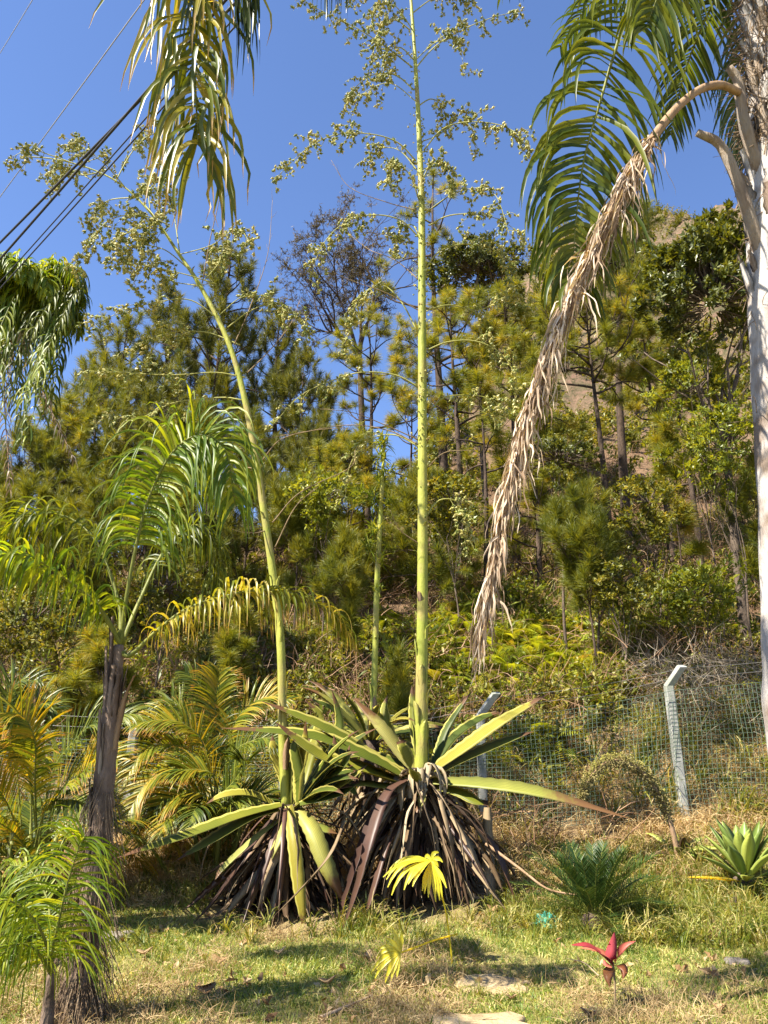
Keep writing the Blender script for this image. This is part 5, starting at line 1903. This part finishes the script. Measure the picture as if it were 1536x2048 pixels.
def stick(px, r, label, mat='twig_dry', name='fallen_stick', cat='stick', group=None, dz=None, tw=0):
    pts = spline([P(*q) for q in px], 20)
    if dz is not None:
        for q in pts: q.z = max(G(q.x, q.y) + dz, G(q.x, q.y) + dz)
    mb = MB()
    mb.tube(pts, [r * (1 - .5 * i / 19) for i in range(20)], 7)
    for i in range(tw):
        k = R.randint(5, 18)
        mb.tube(droop_path(pts[k], rdir() + V((0, 0, .4)), r * 16, 4, 0, wob=.2), [r * .4, r * .3, r * .25, r * .2, r * .1], 4)
    return tag(mb.build(name, M[mat]), label, cat, group)


stick([(1395, 1800, 8.0), (1430, 1818, 7.8), (1468, 1832, 7.6)], .014, 'fallen grey stick in the grass below the smooth agave', 'grey_bark', dz=.04, tw=2)
stick([(1470, 1795, 7.8), (1471, 1832, 7.8)], .016, 'short upright stick at the end of the fallen grey stick', 'grey_bark')
stick([(972, 1688, 8.3), (1010, 1715, 8.1), (1050, 1745, 7.9), (1095, 1778, 7.7), (1150, 1790, 7.6)], .016, 'long pale dry stem slanting down from the furcraea to the cycad', 'petiole_dry', 'dry_stem', 'stem')
stick([(640, 2040, 5.4), (690, 2010, 5.6), (745, 1978, 5.85)], .014, 'long pale dead leaf stalk lying on the lawn at the bottom', 'dead_frond', 'dry_stem', 'stem', dz=.02)
stick([(1195, 1920, 6.2), (1165, 1880, 6.5), (1130, 1870, 6.6)], .004, 'thin straw stem crossing the grass behind the red plant', 'dead_frond', 'dry_stem', 'stem', dz=.05)

# ------------------------------------------------------------------ ground cover
avoid = [(c1.x, Y1, .8), (c2.x, Y2, .75), (cy.x, 7.6, .12)]
AV2 = [(P(978, 1942, 6.15).x, 6.15, .22), (P(962, 2050, 5.3).x, 5.3, .22), (c1.x, Y1, .9), (c2.x, Y2, .85)]


def lawn_d(x, y):
    return np.clip(.55 + .9 * (fbm(x, y, 2.2, 1) - .5) * 2, .3, 1)


cover('lawn_grass', 'lawn', 60000, -5.5, 6, 4.2, 8.8, .7, 1.5, 'short sunlit lawn grass, half green half straw', 'grass', lawn_d, .2, avoid=AV2, near=.2)
cover('lawn_thatch', 'mulch', 6500, -5.5, 6, 4.2, 9.0, .35, .9, 'dry cut grass lying in the lawn', 'grass', lambda x, y: np.clip((fbm(x, y, 1.6, 2) - .42) * 5, 0, 1), .1, avoid=AV2)
cover('tall_grass', 'tall', 5200, -6, 7, 7.0, 9.6, .35, .95, 'tall green grass along the foot of the bank', 'grass', lambda x, y: np.clip((fbm(x, y, 1.3, 3) - .30) * 3, 0, 1) * np.clip((y - 6.8) / 1.3, 0, 1), .25, avoid=avoid)
cover('lush_grass', 'tall', 700, 1.9, 5.2, 7.0, 9.3, .7, 1.2, 'lush grass clumps around the cycad and the arching spike', 'grass', None, .3)
cover('grass_tufts', 'tall', 1500, -5, 6, 4.6, 7.4, .25, .5, 'low green tufts scattered in the lawn', 'grass', lambda x, y: np.clip((fbm(x, y, 2.5, 9) - .55) * 6, 0, 1), .3, avoid=AV2)
cover('dry_grass', 'straw', 32000, -8, 9, 8.6, 12.2, .6, 1.5, 'straw coloured dry grass covering the bank around the fence', 'grass', lambda x, y: np.clip((fbm(x, y, .9, 6) - .2) * 2.2, .1, 1) * np.where(x < -.5, .35, 1), .45, avoid=avoid)
cover('fallen_straw', 'straw', 6500, -10, 12, 12, 20, .7, 1.8, 'dry grass thatch on the upper slope', 'grass', lambda x, y: np.clip((fbm(x, y, .7, 16) - .35) * 2.2, .05, 1), .45)
cover('ferns', 'fern', 6000, -7, 8, 11.0, 14.8, .7, 1.5, 'bright yellow green ferns on the bank above the fence', 'fern', lambda x, y: np.clip((fbm(x, y, .8, 7) - .40) * 4, 0, 1) * np.where(x > -.6, 1, .35), .3)
cover('undergrowth', 'shrub', 8000, -11, 14, 10.7, 22, .5, 1.5, 'mixed leafy undergrowth covering the slope', 'undergrowth', lambda x, y: np.clip((fbm(x, y, .95, 8) - .44) * 5, 0.03, 1) * np.where((np.abs(x - 1) < 2.8) & (y > 13.6) & (y < 19), .4, 1) * np.where((x > .5) & (y < 11.2), .3, 1), .35)
cover('bright_undergrowth', 'bright', 3400, -11, 14, 10.4, 20, .6, 1.4, 'light green leafy plants on the slope', 'undergrowth', lambda x, y: np.clip((fbm(x, y, 1.1, 12) - .52) * 6, 0.03, 1), .35)
cover('dry_brush', 'brush', 6500, -11, 14, 9.4, 24, .7, 1.7, 'dry brown brushwood between the plants on the slope', 'brush', lambda x, y: np.clip((fbm(x, y, .8, 14) - .3) * 2.5, .1, 1) * np.where(y < 11.5, .15, 1), .5)
cover('far_undergrowth', 'shrub', 2600, -16, 22, 22, 34, 1.2, 2.8, 'scrub among the pines on the upper slope', 'undergrowth', lambda x, y: np.clip((fbm(x, y, .5, 15) - .3) * 3, .15, 1) * np.where(x > 3.5, .28, 1), .3)
cover('hill_scrub', 'shrub', 7000, 5, 45, 26, 62, .9, 2.6, 'scattered low scrub on the bare hill', 'undergrowth', lambda x, y: np.clip((fbm(x, y, .5, 19) - .38) * 3, .15, 1), .3)
cover('leaf_litter', 'litter', 1500, -5, 6, 5.2, 8.8, .5, 1.1, 'dry leaf scraps on the grass', 'leaf litter', lambda x, y: np.clip((fbm(x, y, 1.5, 21) - .4) * 4, 0.05, 1), .6, avoid=avoid)
cover('broad_undergrowth', 'bigleaf', 1300, -9, 12, 10.9, 18, .5, 1.2, 'larger leaved light green plants on the slope', 'undergrowth', lambda x, y: np.clip((fbm(x, y, 1.3, 31) - .5) * 6, 0.03, 1), .35)
cover('slope_grass', 'tall', 5000, -10, 12, 9.8, 19, .8, 2.2, 'long grass tufts among the shrubs of the slope', 'grass', lambda x, y: np.clip((fbm(x, y, 1.2, 33) - .4) * 4, 0.03, 1), .35)
# tangle of dead branches behind the right post
p = P(1440, 1390, 10.9)
pts, rots, scs = [], [], []
for i in range(20):
    x, y = p.x + U(-1.0, 1.2), 10.9 + U(-.35, .6)
    pts.append((x, y, G(x, y) + U(.5, 1.15)))
    rots.append((U(-.8, .8), U(-.8, .8), U(0, 6)))
    q = U(.9, 1.5)
    scs.append((q, q, q))
scatter('dead_branches', 'twigs', pts, rots, scs, 'grey tangle of dead branches behind the right fence post', 'brush')
